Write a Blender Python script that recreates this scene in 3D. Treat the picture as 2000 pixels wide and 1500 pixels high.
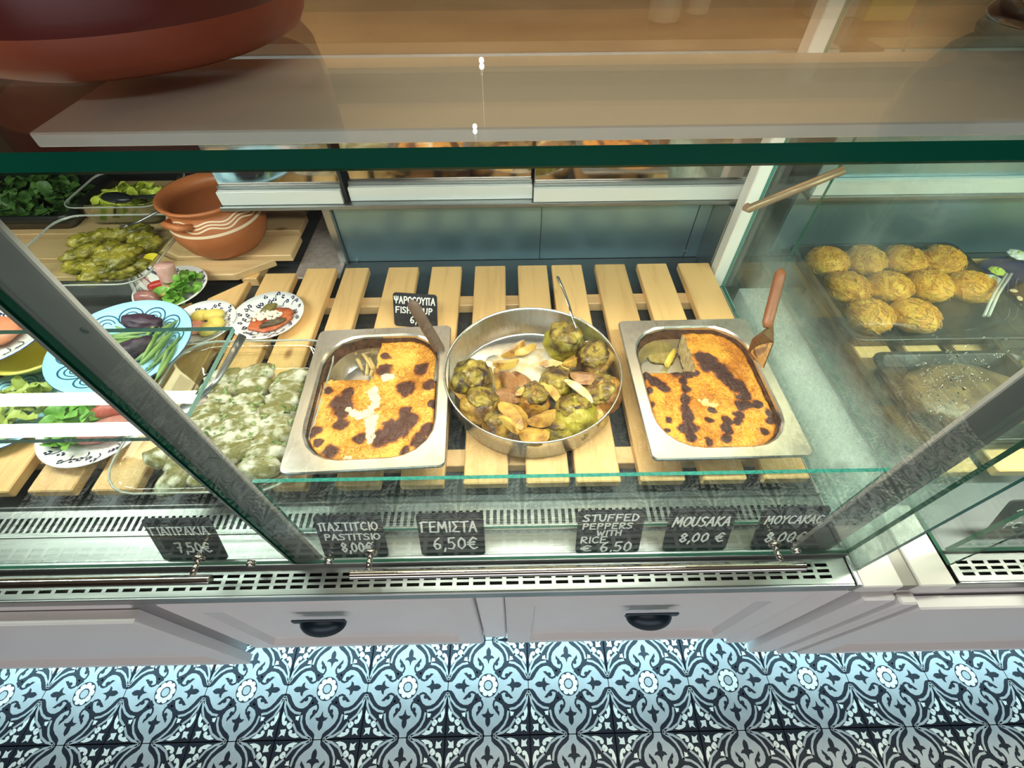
import bpy, math, random
from mathutils import Vector, Matrix, noise
from math import sin, cos, pi, radians, sqrt, atan2, hypot

# ------------------------------------------------------------------ clear
for o in list(bpy.data.objects):
    bpy.data.objects.remove(o)
SC = bpy.context.scene
COL = SC.collection
random.seed(7)

# ------------------------------------------------------------------ camera (calibrated from the floor tiles)
F_PX, PITCH, YAW, ROLL, CAM_H = 895.17, radians(50.837), radians(-.669), radians(-.418), 1.36011
def _basis():
    f = Vector((0, cos(PITCH), -sin(PITCH))); u = Vector((0, sin(PITCH), cos(PITCH))); r = Vector((1, 0, 0))
    rz = Matrix.Rotation(YAW, 3, 'Z')
    f, u, r = rz @ f, rz @ u, rz @ r
    return cos(ROLL)*r + sin(ROLL)*u, -sin(ROLL)*r + cos(ROLL)*u, f
RT, UP, FW = _basis()
cam_data = bpy.data.cameras.new('camera')
cam_data.sensor_width = 36.0
cam_data.lens = F_PX/2000*36
cam_data.clip_start = .01
cam = bpy.data.objects.new('camera', cam_data)
COL.objects.link(cam)
cam.matrix_world = Matrix(((RT.x, UP.x, -FW.x, 0), (RT.y, UP.y, -FW.y, 0), (RT.z, UP.z, -FW.z, CAM_H), (0, 0, 0, 1)))
SC.camera = cam

def ray(x, y):
    return FW + RT*((x-1000)/F_PX) + UP*((750-y)/F_PX)
def PZ(x, y, z):
    d = ray(x, y); t = (z-CAM_H)/d.z
    return Vector((0, 0, CAM_H)) + d*t
def PY(x, y, yy):
    d = ray(x, y); t = yy/d.y
    return Vector((0, 0, CAM_H)) + d*t

# ------------------------------------------------------------------ view, world, large lights
vs = SC.view_settings
vs.view_transform = 'Standard'; vs.look = 'None'; vs.gamma = 1.0; vs.use_curve_mapping = False
vs.exposure = -0.04
world = bpy.data.worlds.new('world'); SC.world = world
world.use_nodes = True
world.node_tree.nodes['Background'].inputs[0].default_value = (.9, .8, .66, 1)
world.node_tree.nodes['Background'].inputs[1].default_value = .05

def area(name, loc, rot, sx, sy, power, col):
    l = bpy.data.lights.new(name, 'AREA'); l.shape = 'RECTANGLE'; l.size = sx; l.size_y = sy
    l.energy = power; l.color = col
    o = bpy.data.objects.new(name, l); COL.objects.link(o)
    o.location = loc; o.rotation_euler = rot
    return o
# LED tubes of the showcase canopies (they shine down on the food) and under the cabinets
area('canopy_light', (.08, .365, 1.228), (radians(8), 0, 0), .70, .06, 12.5, (1, .94, .83))
area('canopy_light_corner', (-1.05, .500, 1.228), (0, 0, 0), .84, .022, 4.6, (1, .95, .86))
area('canopy_light_corner_rear', (-1.05, .575, 1.228), (0, 0, 0), .84, .022, 4.6, (1, .95, .86))
area('canopy_light_pastry', (1.25, .365, 1.228), (radians(8), 0, 0), 1.0, .06, 15., (1, .92, .76))
area('plinth_light', (.1, .235, .148), (radians(-8), 0, 0), 3.4, .02, 9.5, (.46, .84, 1))
# added fill from behind the viewer, brightens the drawer fronts
area('front_fill', (0, -2.8, .80), (radians(90), 0, 0), 4.5, 1.2, 37, (.97, .97, 1))
# shop ceiling lights
area('ceiling_light_front', (-.2, -.9, 2.72), (radians(-12), 0, 0), 2.4, .5, 12, (1, .90, .80))
area('ceiling_light_rear', (.3, 1.75, 2.72), (0, 0, 0), 3.2, .3, 40, (1, .74, .46))
area('wall_glow_fill', (0, 2.44, 1.905), (radians(12), 0, 0), 4.2, .05, 16, (1, .72, .38))  # added fill: warm glow on the back wall for the top glass to mirror

# ------------------------------------------------------------------ materials
MATS = {}
def nodes(m):
    m.use_nodes = True
    nt = m.node_tree
    return nt, nt.nodes['Principled BSDF'], nt.nodes['Material Output']
def ramp(nt, stops):
    r = nt.nodes.new('ShaderNodeValToRGB')
    while len(r.color_ramp.elements) < len(stops):
        r.color_ramp.elements.new(.5)
    for e, (p, c) in zip(r.color_ramp.elements, stops):
        e.position = p; e.color = (c[0], c[1], c[2], 1)
    return r
def tc(nt, scale=(1, 1, 1), rnd=False):
    t = nt.nodes.new('ShaderNodeTexCoord'); mp = nt.nodes.new('ShaderNodeMapping')
    mp.inputs['Scale'].default_value = scale
    if rnd:
        oi = nt.nodes.new('ShaderNodeObjectInfo'); ad = nt.nodes.new('ShaderNodeVectorMath'); ad.operation = 'ADD'
        ml = nt.nodes.new('ShaderNodeMath'); ml.operation = 'MULTIPLY'; ml.inputs[1].default_value = 37.0
        nt.links.new(oi.outputs['Random'], ml.inputs[0])
        nt.links.new(t.outputs['Object'], ad.inputs[0]); nt.links.new(ml.outputs[0], ad.inputs[1])
        nt.links.new(ad.outputs[0], mp.inputs['Vector'])
    else:
        nt.links.new(t.outputs['Object'], mp.inputs['Vector'])
    return mp
def mat(name, c1, rough=.5, metal=0., c2=None, scale=8., detail=4., stops=(.35, .65), bump=0., bscale=None,
        stretch=(1, 1, 1), rnd=False, spec=.5, coat=0., sss=0., trans=0.):
    if name in MATS: return MATS[name]
    m = bpy.data.materials.new(name); nt, b, out = nodes(m)
    b.inputs['Base Color'].default_value = (*c1, 1)
    b.inputs['Roughness'].default_value = rough; b.inputs['Metallic'].default_value = metal
    b.inputs['Specular IOR Level'].default_value = spec
    b.inputs['Coat Weight'].default_value = coat
    b.inputs['Coat Roughness'].default_value = .1
    if sss:
        b.inputs['Subsurface Weight'].default_value = sss
        b.inputs['Subsurface Radius'].default_value = (.01, .006, .003)
    if trans:
        b.inputs['Transmission Weight'].default_value = trans
    if c2 is not None or bump:
        mp = tc(nt, stretch, rnd)
    if c2 is not None:
        n = nt.nodes.new('ShaderNodeTexNoise'); n.inputs['Scale'].default_value = scale; n.inputs['Detail'].default_value = detail
        nt.links.new(mp.outputs[0], n.inputs['Vector'])
        r = ramp(nt, [(stops[0], c1), (stops[1], c2)])
        nt.links.new(n.outputs['Fac'], r.inputs[0]); nt.links.new(r.outputs[0], b.inputs['Base Color'])
    if bump:
        n2 = nt.nodes.new('ShaderNodeTexNoise'); n2.inputs['Scale'].default_value = bscale or scale*3; n2.inputs['Detail'].default_value = 5
        nt.links.new(mp.outputs[0], n2.inputs['Vector'])
        bp = nt.nodes.new('ShaderNodeBump'); bp.inputs['Strength'].default_value = bump; bp.inputs['Distance'].default_value = .004
        nt.links.new(n2.outputs['Fac'], bp.inputs['Height']); nt.links.new(bp.outputs[0], b.inputs['Normal'])
    MATS[name] = m
    return m
def wood(name, light, dark, axis='Y'):
    if name in MATS: return MATS[name]
    m = bpy.data.materials.new(name); nt, b, out = nodes(m)
    s = {'Y': (22, 1.6, 22), 'X': (1.6, 22, 22)}[axis]
    mp = tc(nt, s, True)
    n = nt.nodes.new('ShaderNodeTexNoise'); n.inputs['Scale'].default_value = 1.6; n.inputs['Detail'].default_value = 5; n.inputs['Distortion'].default_value = .6
    nt.links.new(mp.outputs[0], n.inputs['Vector'])
    w = nt.nodes.new('ShaderNodeMath'); w.operation = 'MULTIPLY'; w.inputs[1].default_value = 5.
    nt.links.new(n.outputs['Fac'], w.inputs[0])
    fr = nt.nodes.new('ShaderNodeMath'); fr.operation = 'PINGPONG'; fr.inputs[1].default_value = 1.
    nt.links.new(w.outputs[0], fr.inputs[0])
    r = ramp(nt, [(.0, light), (.7, tuple(l*.93+d*.07 for l, d in zip(light, dark))), (1., tuple(l*.76+d*.24 for l, d in zip(light, dark)))])
    nt.links.new(fr.outputs[0], r.inputs[0])
    # knots
    mp2 = tc(nt, (9, 4.5, 9) if axis == 'Y' else (4.5, 9, 9), True)
    v = nt.nodes.new('ShaderNodeTexVoronoi'); v.inputs['Scale'].default_value = 1.
    nt.links.new(mp2.outputs[0], v.inputs['Vector'])
    kr = ramp(nt, [(.05, (1, 1, 1)), (.11, (0, 0, 0))]); nt.links.new(v.outputs['Distance'], kr.inputs[0])
    mx = nt.nodes.new('ShaderNodeMix'); mx.data_type = 'RGBA'
    nt.links.new(kr.outputs[0], mx.inputs[0]); nt.links.new(r.outputs[0], mx.inputs[6]); mx.inputs[7].default_value = (*dark, 1)
    # board to board tone
    oi = nt.nodes.new('ShaderNodeObjectInfo')
    hs = nt.nodes.new('ShaderNodeHueSaturation'); mr = nt.nodes.new('ShaderNodeMapRange')
    mr.inputs[3].default_value = .88; mr.inputs[4].default_value = 1.08
    nt.links.new(oi.outputs['Random'], mr.inputs[0]); nt.links.new(mr.outputs[0], hs.inputs['Value'])
    nt.links.new(mx.outputs[2], hs.inputs['Color']); nt.links.new(hs.outputs[0], b.inputs['Base Color'])
    b.inputs['Roughness'].default_value = .48
    MATS[name] = m
    return m
def glass(name, tint=(.93, .985, .965), f0=.04, fog=0., fogcol=(.72, .80, .78), foglow=None):
    """clear sheet: see-through with a mirror reflection that grows towards grazing (same for every ray)."""
    if name in MATS: return MATS[name]
    m = bpy.data.materials.new(name); m.use_nodes = True; nt = m.node_tree
    nt.nodes.remove(nt.nodes['Principled BSDF']); out = nt.nodes['Material Output']
    tr = nt.nodes.new('ShaderNodeBsdfTransparent'); tr.inputs[0].default_value = (*tint, 1)
    gl = nt.nodes.new('ShaderNodeBsdfGlossy'); gl.inputs['Roughness'].default_value = .0; gl.inputs['Color'].default_value = (1, 1, 1, 1)
    lw = nt.nodes.new('ShaderNodeLayerWeight'); lw.inputs[0].default_value = .5
    pw = nt.nodes.new('ShaderNodeMath'); pw.operation = 'POWER'; pw.inputs[1].default_value = 5.
    nt.links.new(lw.outputs['Facing'], pw.inputs[0])
    ma = nt.nodes.new('ShaderNodeMath'); ma.operation = 'MULTIPLY_ADD'; ma.inputs[1].default_value = 1-f0; ma.inputs[2].default_value = f0
    nt.links.new(pw.outputs[0], ma.inputs[0])
    mx = nt.nodes.new('ShaderNodeMixShader')
    nt.links.new(ma.outputs[0], mx.inputs[0]); nt.links.new(tr.outputs[0], mx.inputs[1]); nt.links.new(gl.outputs[0], mx.inputs[2])
    last = mx
    if fog:
        df = nt.nodes.new('ShaderNodeBsdfDiffuse'); df.inputs[0].default_value = (*fogcol, 1)
        tl = nt.nodes.new('ShaderNodeBsdfTranslucent'); tl.inputs[0].default_value = (*fogcol, 1)
        m2 = nt.nodes.new('ShaderNodeMixShader'); nt.links.new(df.outputs[0], m2.inputs[1]); nt.links.new(tl.outputs[0], m2.inputs[2])
        mp = tc(nt)
        n1 = nt.nodes.new('ShaderNodeTexNoise'); n1.inputs['Scale'].default_value = 5.; n1.inputs['Detail'].default_value = 3
        n2 = nt.nodes.new('ShaderNodeTexNoise'); n2.inputs['Scale'].default_value = 130.; n2.inputs['Detail'].default_value = 4
        for n in (n1, n2): nt.links.new(mp.outputs[0], n.inputs['Vector'])
        sep = nt.nodes.new('ShaderNodeSeparateXYZ'); nt.links.new(mp.outputs[0], sep.inputs[0])
        mr = nt.nodes.new('ShaderNodeMapRange'); mr.inputs[1].default_value = foglow[0]; mr.inputs[2].default_value = foglow[1]
        mr.inputs[3].default_value = 1.1; mr.inputs[4].default_value = .12
        nt.links.new(sep.outputs['Z'], mr.inputs[0])
        r1 = ramp(nt, [(.36, (.12, .12, .12)), (.66, (1, 1, 1))]); nt.links.new(n1.outputs['Fac'], r1.inputs[0])
        r2 = ramp(nt, [(.34, (.55, .55, .55)), (.62, (1, 1, 1))]); nt.links.new(n2.outputs['Fac'], r2.inputs[0])
        a = nt.nodes.new('ShaderNodeMath'); a.operation = 'MULTIPLY'; nt.links.new(r1.outputs[0], a.inputs[0]); nt.links.new(r2.outputs[0], a.inputs[1])
        a2 = nt.nodes.new('ShaderNodeMath'); a2.operation = 'MULTIPLY'; nt.links.new(a.outputs[0], a2.inputs[0]); nt.links.new(mr.outputs[0], a2.inputs[1])
        a3 = nt.nodes.new('ShaderNodeMath'); a3.operation = 'MULTIPLY'; a3.use_clamp = True; a3.inputs[1].default_value = fog; nt.links.new(a2.outputs[0], a3.inputs[0])
        m3 = nt.nodes.new('ShaderNodeMixShader')
        nt.links.new(a3.outputs[0], m3.inputs[0]); nt.links.new(mx.outputs[0], m3.inputs[1]); nt.links.new(m2.outputs[0], m3.inputs[2])
        last = m3
    nt.links.new(last.outputs[0], out.inputs['Surface'])
    MATS[name] = m
    return m
def emit(name, col, s):
    if name in MATS: return MATS[name]
    m = bpy.data.materials.new(name); nt, b, out = nodes(m)
    b.inputs['Emission Color'].default_value = (*col, 1); b.inputs['Emission Strength'].default_value = s
    b.inputs['Base Color'].default_value = (*col, 1)
    MATS[name] = m
    return m

STEEL = mat('brushed_steel', (.34, .36, .355), .38, .95, (.26, .28, .28), 3, 3, stretch=(2, 40, 40))
STEELD = mat('worn_steel', (.50, .53, .54), .34, .95, (.36, .40, .42), 4, 4)
STEELB = mat('cold_back_steel', (.33, .50, .58), .33, .8, (.24, .40, .48), 3, 5)
ALU = mat('aluminium', (.80, .81, .82), .26, 1., (.70, .71, .72), 5, 3, stretch=(30, 30, 2))
ALUW = mat('white_aluminium', (.70, .74, .73), .4, .3)
GREYBAR = mat('grey_coated_bar', (.30, .29, .27), .5, .3, (.26, .25, .235), 12, 4, bump=.05)
WHITE = mat('white_lacquer', (.86, .84, .85), .42, 0, (.83, .81, .82), 2, 2)
WHITEP = mat('white_end_cap', (.82, .83, .79), .38)
CHROME = mat('chrome', (.78, .77, .75), .12, 1.)
CUP = mat('dark_blue_iron', (.012, .028, .045), .35, .3)
DARKSLOT = mat('dark_void', (.012, .013, .013), .8)
DARKDECK = mat('deck_steel', (.13, .15, .16), .55, .7, (.085, .095, .105), 4, 4)
GLASS = glass('clear_glass')
GLASST = glass('top_glass_sheet', (.95, .985, .97))
GLASSD = glass('dish_glass', (.95, .98, .96), .05)
FOG = glass('misted_glass', (.90, .97, .95), .04, .9, (.66, .78, .75), (.62-.573, .84-.573))
EDGE = mat('glass_edge_dark', (.002, .075, .045), .08, 0, (.006, .13, .075), 2.2, 2, spec=.6)
EDGES = mat('glass_edge_soft', (.10, .24, .22), .15, 0, (.16, .32, .29), 6, 2)
EDGET = mat('glass_edge_teal', (.006, .15, .12), .25, 0, (.008, .19, .15), 6, 2)
PINE = wood('pine', (.84, .54, .23), (.36, .17, .06), 'Y')
PINEX = wood('pine_cross', (.80, .55, .28), (.36, .17, .06), 'X')
BLACK = mat('slate_black', (.016, .017, .021), .55, 0, (.028, .029, .034), 20, 3)
CHALK = mat('white_marker', (.86, .87, .85), .7)

# ------------------------------------------------------------------ mesh helpers
class MB:
    def __init__(s): s.v = []; s.f = []; s.m = []; s.sm = []
    def add(s, vs, fs, mi=0, smooth=False):
        b = len(s.v); s.v += [tuple(p) for p in vs]
        for f in fs:
            s.f.append(tuple(i+b for i in f)); s.m.append(mi); s.sm.append(smooth)
        return s
    def box(s, x0, x1, y0, y1, z0, z1, mi=0):
        return s.add([(x0,y0,z0),(x1,y0,z0),(x1,y1,z0),(x0,y1,z0),(x0,y0,z1),(x1,y0,z1),(x1,y1,z1),(x0,y1,z1)],
                     [(0,3,2,1),(4,5,6,7),(0,1,5,4),(1,2,6,5),(2,3,7,6),(3,0,4,7)], mi)
    def bbox(s, x0, x1, y0, y1, z0, z1, c=.002, mi=0):
        """box with bevelled edges"""
        vs = []; idx = {}
        for i in (0, 1):
            for j in (0, 1):
                for k in (0, 1):
                    X, Y, Z = (x0, x1)[i], (y0, y1)[j], (z0, z1)[k]
                    sx, sy, sz = (c, -c)[i], (c, -c)[j], (c, -c)[k]
                    for a, p in enumerate(((X, Y+sy, Z+sz), (X+sx, Y, Z+sz), (X+sx, Y+sy, Z))):
                        idx[i, j, k, a] = len(vs); vs.append(p)
        fs = []
        for i in (0, 1): fs.append([idx[i,0,0,0], idx[i,1,0,0], idx[i,1,1,0], idx[i,0,1,0]])
        for j in (0, 1): fs.append([idx[0,j,0,1], idx[1,j,0,1], idx[1,j,1,1], idx[0,j,1,1]])
        for k in (0, 1): fs.append([idx[0,0,k,2], idx[1,0,k,2], idx[1,1,k,2], idx[0,1,k,2]])
        for i in (0, 1):
            for j in (0, 1): fs.append([idx[i,j,0,0], idx[i,j,1,0], idx[i,j,1,1], idx[i,j,0,1]])
            for k in (0, 1): fs.append([idx[i,0,k,0], idx[i,1,k,0], idx[i,1,k,2], idx[i,0,k,2]])
        for j in (0, 1):
            for k in (0, 1): fs.append([idx[0,j,k,1], idx[1,j,k,1], idx[1,j,k,2], idx[0,j,k,2]])
        for i in (0, 1):
            for j in (0, 1):
                for k in (0, 1): fs.append([idx[i,j,k,0], idx[i,j,k,1], idx[i,j,k,2]])
        return s.add(vs, fs, mi)
    def loops(s, loops, mi=0, smooth=True, cap0=False, cap1=False, mis=None):
        n = len(loops[0]); vs = [p for L in loops for p in L]; b = len(s.v)
        s.v += [tuple(p) for p in vs]
        for k in range(len(loops)-1):
            for i in range(n):
                j = (i+1) % n
                s.f.append((b+k*n+i, b+k*n+j, b+(k+1)*n+j, b+(k+1)*n+i)); s.m.append(mis[k] if mis else mi); s.sm.append(smooth)
        if cap0: s.f.append(tuple(b+i for i in range(n-1, -1, -1))); s.m.append(mis[0] if mis else mi); s.sm.append(False)
        if cap1: s.f.append(tuple(b+(len(loops)-1)*n+i for i in range(n))); s.m.append(mis[-1] if mis else mi); s.sm.append(False)
        return s
    def lathe(s, prof, n=40, c=(0, 0, 0), mi=0, cap0=False, cap1=False, mis=None, sq=None):
        L = []
        for r, z in prof:
            L.append([(c[0]+r*cos(2*pi*i/n)*(sq[0] if sq else 1), c[1]+r*sin(2*pi*i/n)*(sq[1] if sq else 1), c[2]+z) for i in range(n)])
        return s.loops(L, mi, True, cap0, cap1, mis)
    def tube(s, pts, r, n=10, mi=0, rs=None):
        pts = [Vector(p) for p in pts]; L = []
        for i, p in enumerate(pts):
            t = (pts[min(i+1, len(pts)-1)]-pts[max(i-1, 0)]).normalized()
            a = t.orthogonal().normalized() if i == 0 else (pa - t*pa.dot(t)).normalized()
            pa = a; b = t.cross(a); rr = rs[i] if rs else r
            if isinstance(rr, (int, float)): rr = (rr, rr)
            L.append([p + a*(rr[0]*cos(2*pi*k/n)) + b*(rr[1]*sin(2*pi*k/n)) for k in range(n)])
        return s.loops(L, mi, True, True, True)
    def ribbon(s, pts, w, z=0., mi=0, caps=True):
        for a, b in zip(pts[:-1], pts[1:]):
            dx, dy = b[0]-a[0], b[1]-a[1]; l = hypot(dx, dy) or 1
            nx, ny = -dy/l*w/2, dx/l*w/2
            s.add([(a[0]-nx, a[1]-ny, z), (b[0]-nx, b[1]-ny, z), (b[0]+nx, b[1]+ny, z), (a[0]+nx, a[1]+ny, z)], [(0, 1, 2, 3)], mi)
        if caps:
            for k, p in enumerate(pts):
                s.add([(p[0]+w/2*cos(2*pi*i/8), p[1]+w/2*sin(2*pi*i/8), z+1e-5) for i in range(8)], [tuple(range(8))], mi)
        return s
    def poly(s, pts, z, mi=0):
        a = sum(p[0]*q[1]-q[0]*p[1] for p, q in zip(pts, pts[1:]+pts[:1]))
        if a < 0: pts = pts[::-1]
        return s.add([(p[0], p[1], z) for p in pts], [tuple(range(len(pts)))], mi)
    def mesh(s, name, mats):
        me = bpy.data.meshes.new(name); me.from_pydata(s.v, [], s.f)
        for m in (mats if isinstance(mats, (list, tuple)) else [mats]): me.materials.append(m)
        me.polygons.foreach_set('material_index', s.m); me.polygons.foreach_set('use_smooth', s.sm)
        me.update()
        return me
    def build(s, name, mats, parent=None, local=False, fix=True):
        if parent is not None and not local:
            w = wloc(parent); s.v = [(x-w.x, y-w.y, z-w.z) for x, y, z in s.v]
        me = s.mesh(name, mats)
        if fix:
            import bmesh
            bm = bmesh.new(); bm.from_mesh(me); bmesh.ops.recalc_face_normals(bm, faces=bm.faces); bm.to_mesh(me); bm.free()
        o = bpy.data.objects.new(name, me); COL.objects.link(o)
        if parent is not None: o.parent = parent
        return o
def wloc(o):
    v = Vector(o.location)
    while o.parent: o = o.parent; v = v + Vector(o.location)
    return v
def tag(o, label, cat, group=None):
    o['label'] = label; o['category'] = cat
    if group: o['group'] = group
    return o
def thing(name, loc, label, cat, group=None, rot=(0, 0, 0)):
    o = bpy.data.objects.new(name, None); o.empty_display_size = .02; COL.objects.link(o)
    o.location = loc; o.rotation_euler = rot
    return tag(o, label, cat, group)
def struct(o):
    o['kind'] = 'structure'; return o
def copy_tree(o, parent=None):
    c = o.copy(); COL.objects.link(c); c.parent = parent
    for ch in [x for x in KIDS.get(o.name, o.children)]: copy_tree(ch, c)
    return c
KIDS = {}
def rr(cx, cy, hx, hy, r, z, n=6):
    """rounded rectangle loop"""
    P = []
    for (sx, sy, a0) in ((1, 1, 0), (-1, 1, 90), (-1, -1, 180), (1, -1, 270)):
        for k in range(n):
            a = radians(a0 + 90*k/(n-1)); P.append((cx+sx*(hx-r)+r*cos(a), cy+sy*(hy-r)+r*sin(a), z))
    return P
def pane(name, parent, x0, x1, y0, y1, z0, z1, g, e, thin):
    mb = MB(); mb.box(x0, x1, y0, y1, z0, z1)
    # faces order: -z,+z,-y,+x,+y,-x
    big = {'z': (0, 1), 'y': (2, 4), 'x': (3, 5)}[thin]
    mb.m = [0 if i in big else 1 for i in range(6)]
    return mb.build(name, [g, e], parent)
def blob(mb, c, rad, seed, amp=.12, fr=2.2, nu=20, nv=12, fn=None, mi=0, rot=None):
    L = []
    for j in range(nv+1):
        th = pi*j/nv
        if j in (0, nv): th = .04 if j == 0 else pi-.04
        row = []
        for i in range(nu):
            ph = 2*pi*i/nu
            d = Vector((sin(th)*cos(ph), sin(th)*sin(ph), cos(th)))
            k = 1+amp*noise.fractal(d*fr+Vector((seed*3.1, seed*1.7, seed)), 1., 2., 3)
            if fn: k *= fn(th, ph)
            p = Vector((d.x*rad[0]*k, d.y*rad[1]*k, d.z*rad[2]*k))
            if rot: p = rot @ p
            row.append((c[0]+p.x, c[1]+p.y, c[2]+p.z))
        L.append(row)
    return mb.loops(L, mi, True, True, True)

# ================================================================== ROOM
fl = struct(MB().box(-4, 4, -3, 3.2, -.05, -.010).build('floor', mat('grout', (.045, .045, .05), .8)))
struct(MB().box(-4, 4, -3, 3.2, 2.8, 2.9).build('ceiling', mat('ceiling_paint', (.42, .34, .25), .8)))
struct(MB().box(-4, 4, 2.6, 2.7, -.01, 2.8).build('wall_back', mat('back_wall_wood', (.36, .25, .14), .6, 0, (.29, .19, .10), 3, 4, stretch=(1, 1, 6))))
struct(MB().box(-4, 4, -3, -2.9, -.01, 2.8).build('wall_front', mat('front_wall_paint', (.16, .13, .11), .8)))
struct(MB().box(-4.1, -4, -3, 2.7, -.01, 2.8).build('wall_left', mat('side_wall_paint', (.30, .25, .20), .8)))
struct(MB().box(4, 4.1, -3, 2.7, -.01, 2.8).build('wall_right', MATS['side_wall_paint']))

# ---- patterned cement tile, one shared mesh
def tile_mesh():
    T = .1-.0009; mb = MB()
    mb.bbox(-T, T, -T, T, -.010, 0, .0012, 0)
    zz = [0]
    def put(kind, pts, mi, layer, w=None):
        z = .00006*layer
        for k in range(4):
            a = k*pi/2; ca, sa = cos(a), sin(a)
            for sx in (1, -1):
                q = [((sx*x)*ca-y*sa, (sx*x)*sa+y*ca) for x, y in pts]
                q = [(x*T, y*T) for x, y in q]
                if kind == 'p': mb.poly(q, z, mi)
                else: mb.ribbon(q, w*T, z, mi)
    onion = [(0, .08), (.11, .12), (.15, .20), (.16, .27), (.20, .335), (.27, .36), (.345, .41), (.395, .50), (.39, .60), (.345, .70), (.25, .79), (.15, .855), (.095, .91), (.08, 1.0), (0, 1.0)]
    put('p', onion, 1, 2)
    # dark curls and tridents inside the lobes
    put('r', [(.29, .29), (.215, .288), (.155, .33), (.13, .40), (.155, .47), (.20, .50)], 0, 3, .045)
    put('p', [(.16, .46), (.19, .42), (.235, .425), (.255, .46), (.245, .51), (.285, .55), (.275, .63), (.225, .575), (.18, .53)], 0, 4)
    put('p', [(0, .45), (.03, .55), (.075, .585), (.155, .585), (.115, .64), (.055, .66), (.062, .73), (.05, .79), (0, .845)], 0, 4)
    # light outlines round the corner fields
    put('r', [(.15, .995), (.27, .92), (.40, .80), (.475, .67), (.49, .56), (.51, .51)], 1, 2, .048)
    put('r', [(.17, .985), (.36, .95), (.54, .85), (.675, .675)], 1, 2, .048)
    # cream buds and leaves (a, b measured from the corner)
    def corner(pts): put('p', [(1-a_, 1-b_) for a_, b_ in pts], 2, 3)
    corner([(.46, .46), (.445, .36), (.40, .385), (.375, .375)])
    corner([(.205, .205), (.195, .065), (.135, .095), (.055, .055)])
    corner([(.56, .045), (.46, .03), (.37, .05), (.30, .085), (.27, .14), (.29, .185), (.34, .19), (.37, .155), (.355, .125), (.40, .115), (.45, .13), (.49, .085)])
    corner([(.225, .225), (.265, .195), (.305, .205), (.335, .255), (.31, .31), (.275, .285), (.255, .255)])
    # flower
    def disc(r, mi, layer, n=28, c=(0, 0)):
        mb.poly([(c[0]*T+r*T*cos(2*pi*i/n), c[1]*T+r*T*sin(2*pi*i/n)) for i in range(n)], .00006*layer, mi)
    disc(.30, 1, 5); disc(.255, 0, 6)
    for k in range(9):
        a = 2*pi*k/9+.1
        pts = []
        for i in range(14):
            t = 2*pi*i/14; rr_ = .165+.072*cos(t); tt = (.062+.014*cos(t))*sin(t)
            pts.append((T*(rr_*cos(a)-tt*sin(a)), T*(rr_*sin(a)+tt*cos(a))))
        mb.poly(pts, .00006*7, 2)
    disc(.115, 0, 8); disc(.09, 1, 9)
    DK = mat('tile_dark', (.013, .015, .022), .5, 0, (.020, .022, .030), 30, 3, spec=.25)
    GR = mat('tile_grey', (.40, .395, .385), .42, 0, (.45, .445, .43), 30, 3, spec=.25)
    CR = mat('tile_cream', (.80, .77, .68), .42)
    return mb.mesh('floor_tile', [DK, GR, CR])
TM = tile_mesh()
for j in range(-5, 3):
    for i in range(-1, 15):
        o = bpy.data.objects.new('floor_tile', TM); COL.objects.link(o); o.parent = fl
        o.location = (-1.2631+.2*i, .1401+.2*j, 0)

# ================================================================== BASE CABINETS
def shaker(mb, x0, x1, z0, z1, y, w=.05, d=.013, t=.02):
    """drawer front facing -Y, frame with recessed panel and sloping inner edge"""
    o = [(x0, z0), (x1, z0), (x1, z1), (x0, z1)]
    i1 = [(x0+w, z0+w*.55), (x1-w, z0+w*.55), (x1-w, z1-w), (x0+w, z1-w)]
    i2 = [(a+(.004 if k in (0, 3) else -.004), b+(.004 if k < 2 else -.004)) for k, (a, b) in enumerate(i1)]
    c = .003
    oc = [(a+(c if k in (0, 3) else -c), b+(c if k < 2 else -c)) for k, (a, b) in enumerate(o)]
    L = [[(a, y+t, b) for a, b in o], [(a, y+c, b) for a, b in o], [(a, y, b) for a, b in oc], [(a, y, b) for a, b in i1], [(a, y+d, b) for a, b in i2]]
    mb.loops(L, 0, False, True, True)
def cup_pull(parent, x, z, y):
    mb = MB(); n = 14; L = []
    hw, hh, dp = .043, .022, .024
    for j in range(7):
        t = j/6; row = []
        for i in range(n+1):
            a = pi*i/n
            # quarter-ellipsoid hood open below
            row.append((x-hw*cos(a)*cos(t*pi/2*.98), y-dp*sin(a)*cos(t*pi/2*.98), z-.012+hh*1.35*sin(t*pi/2)))
        L.append(row)
    vs = [p for r in L for p in r]; w = n+1
    fs = [(j*w+i, j*w+i+1, (j+1)*w+i+1, (j+1)*w+i) for j in range(6) for i in range(n)]
    mb.add(vs, fs, 0, True)
    inner = [(x+(p[0]-x)*.93, y+(p[1]-y)*.9, p[2]-.0015) for p in vs]
    mb.add(inner, [f[::-1] for f in fs], 0, True)
    mb.add([vs[i] for i in range(w)]+[inner[i] for i in range(w)], [(i, i+1, w+i+1, w+i) for i in range(n)], 0)
    mb.bbox(x-hw-.006, x+hw+.006, y-.004, y-.0002, z+.004, z+.020, .0015)
    return mb.build('cup_handle', CUP, parent, fix=False)
cab = thing('drawer_cabinet', (0, .6, .0), 'white drawer cabinet with two dark cup pulls under the middle showcase', 'cabinet')
MB().bbox(-.60, .5605, .224, .96, .19, .572, .003).build('carcass', WHITE, cab)
MB().box(-.58, .555, .42, .94, .0, .189).build('plinth', mat('plinth_dark', (.10, .11, .12), .6), cab)
d = MB(); shaker(d, -.578, -.066, .188, .562, .2); d = d.build('drawer', WHITE, cab); cup_pull(d, -.352, .43, .2)
d = MB(); shaker(d, -.012, .497, .188, .562, .2); d = d.build('drawer', WHITE, cab); cup_pull(d, .255, .43, .2)
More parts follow.
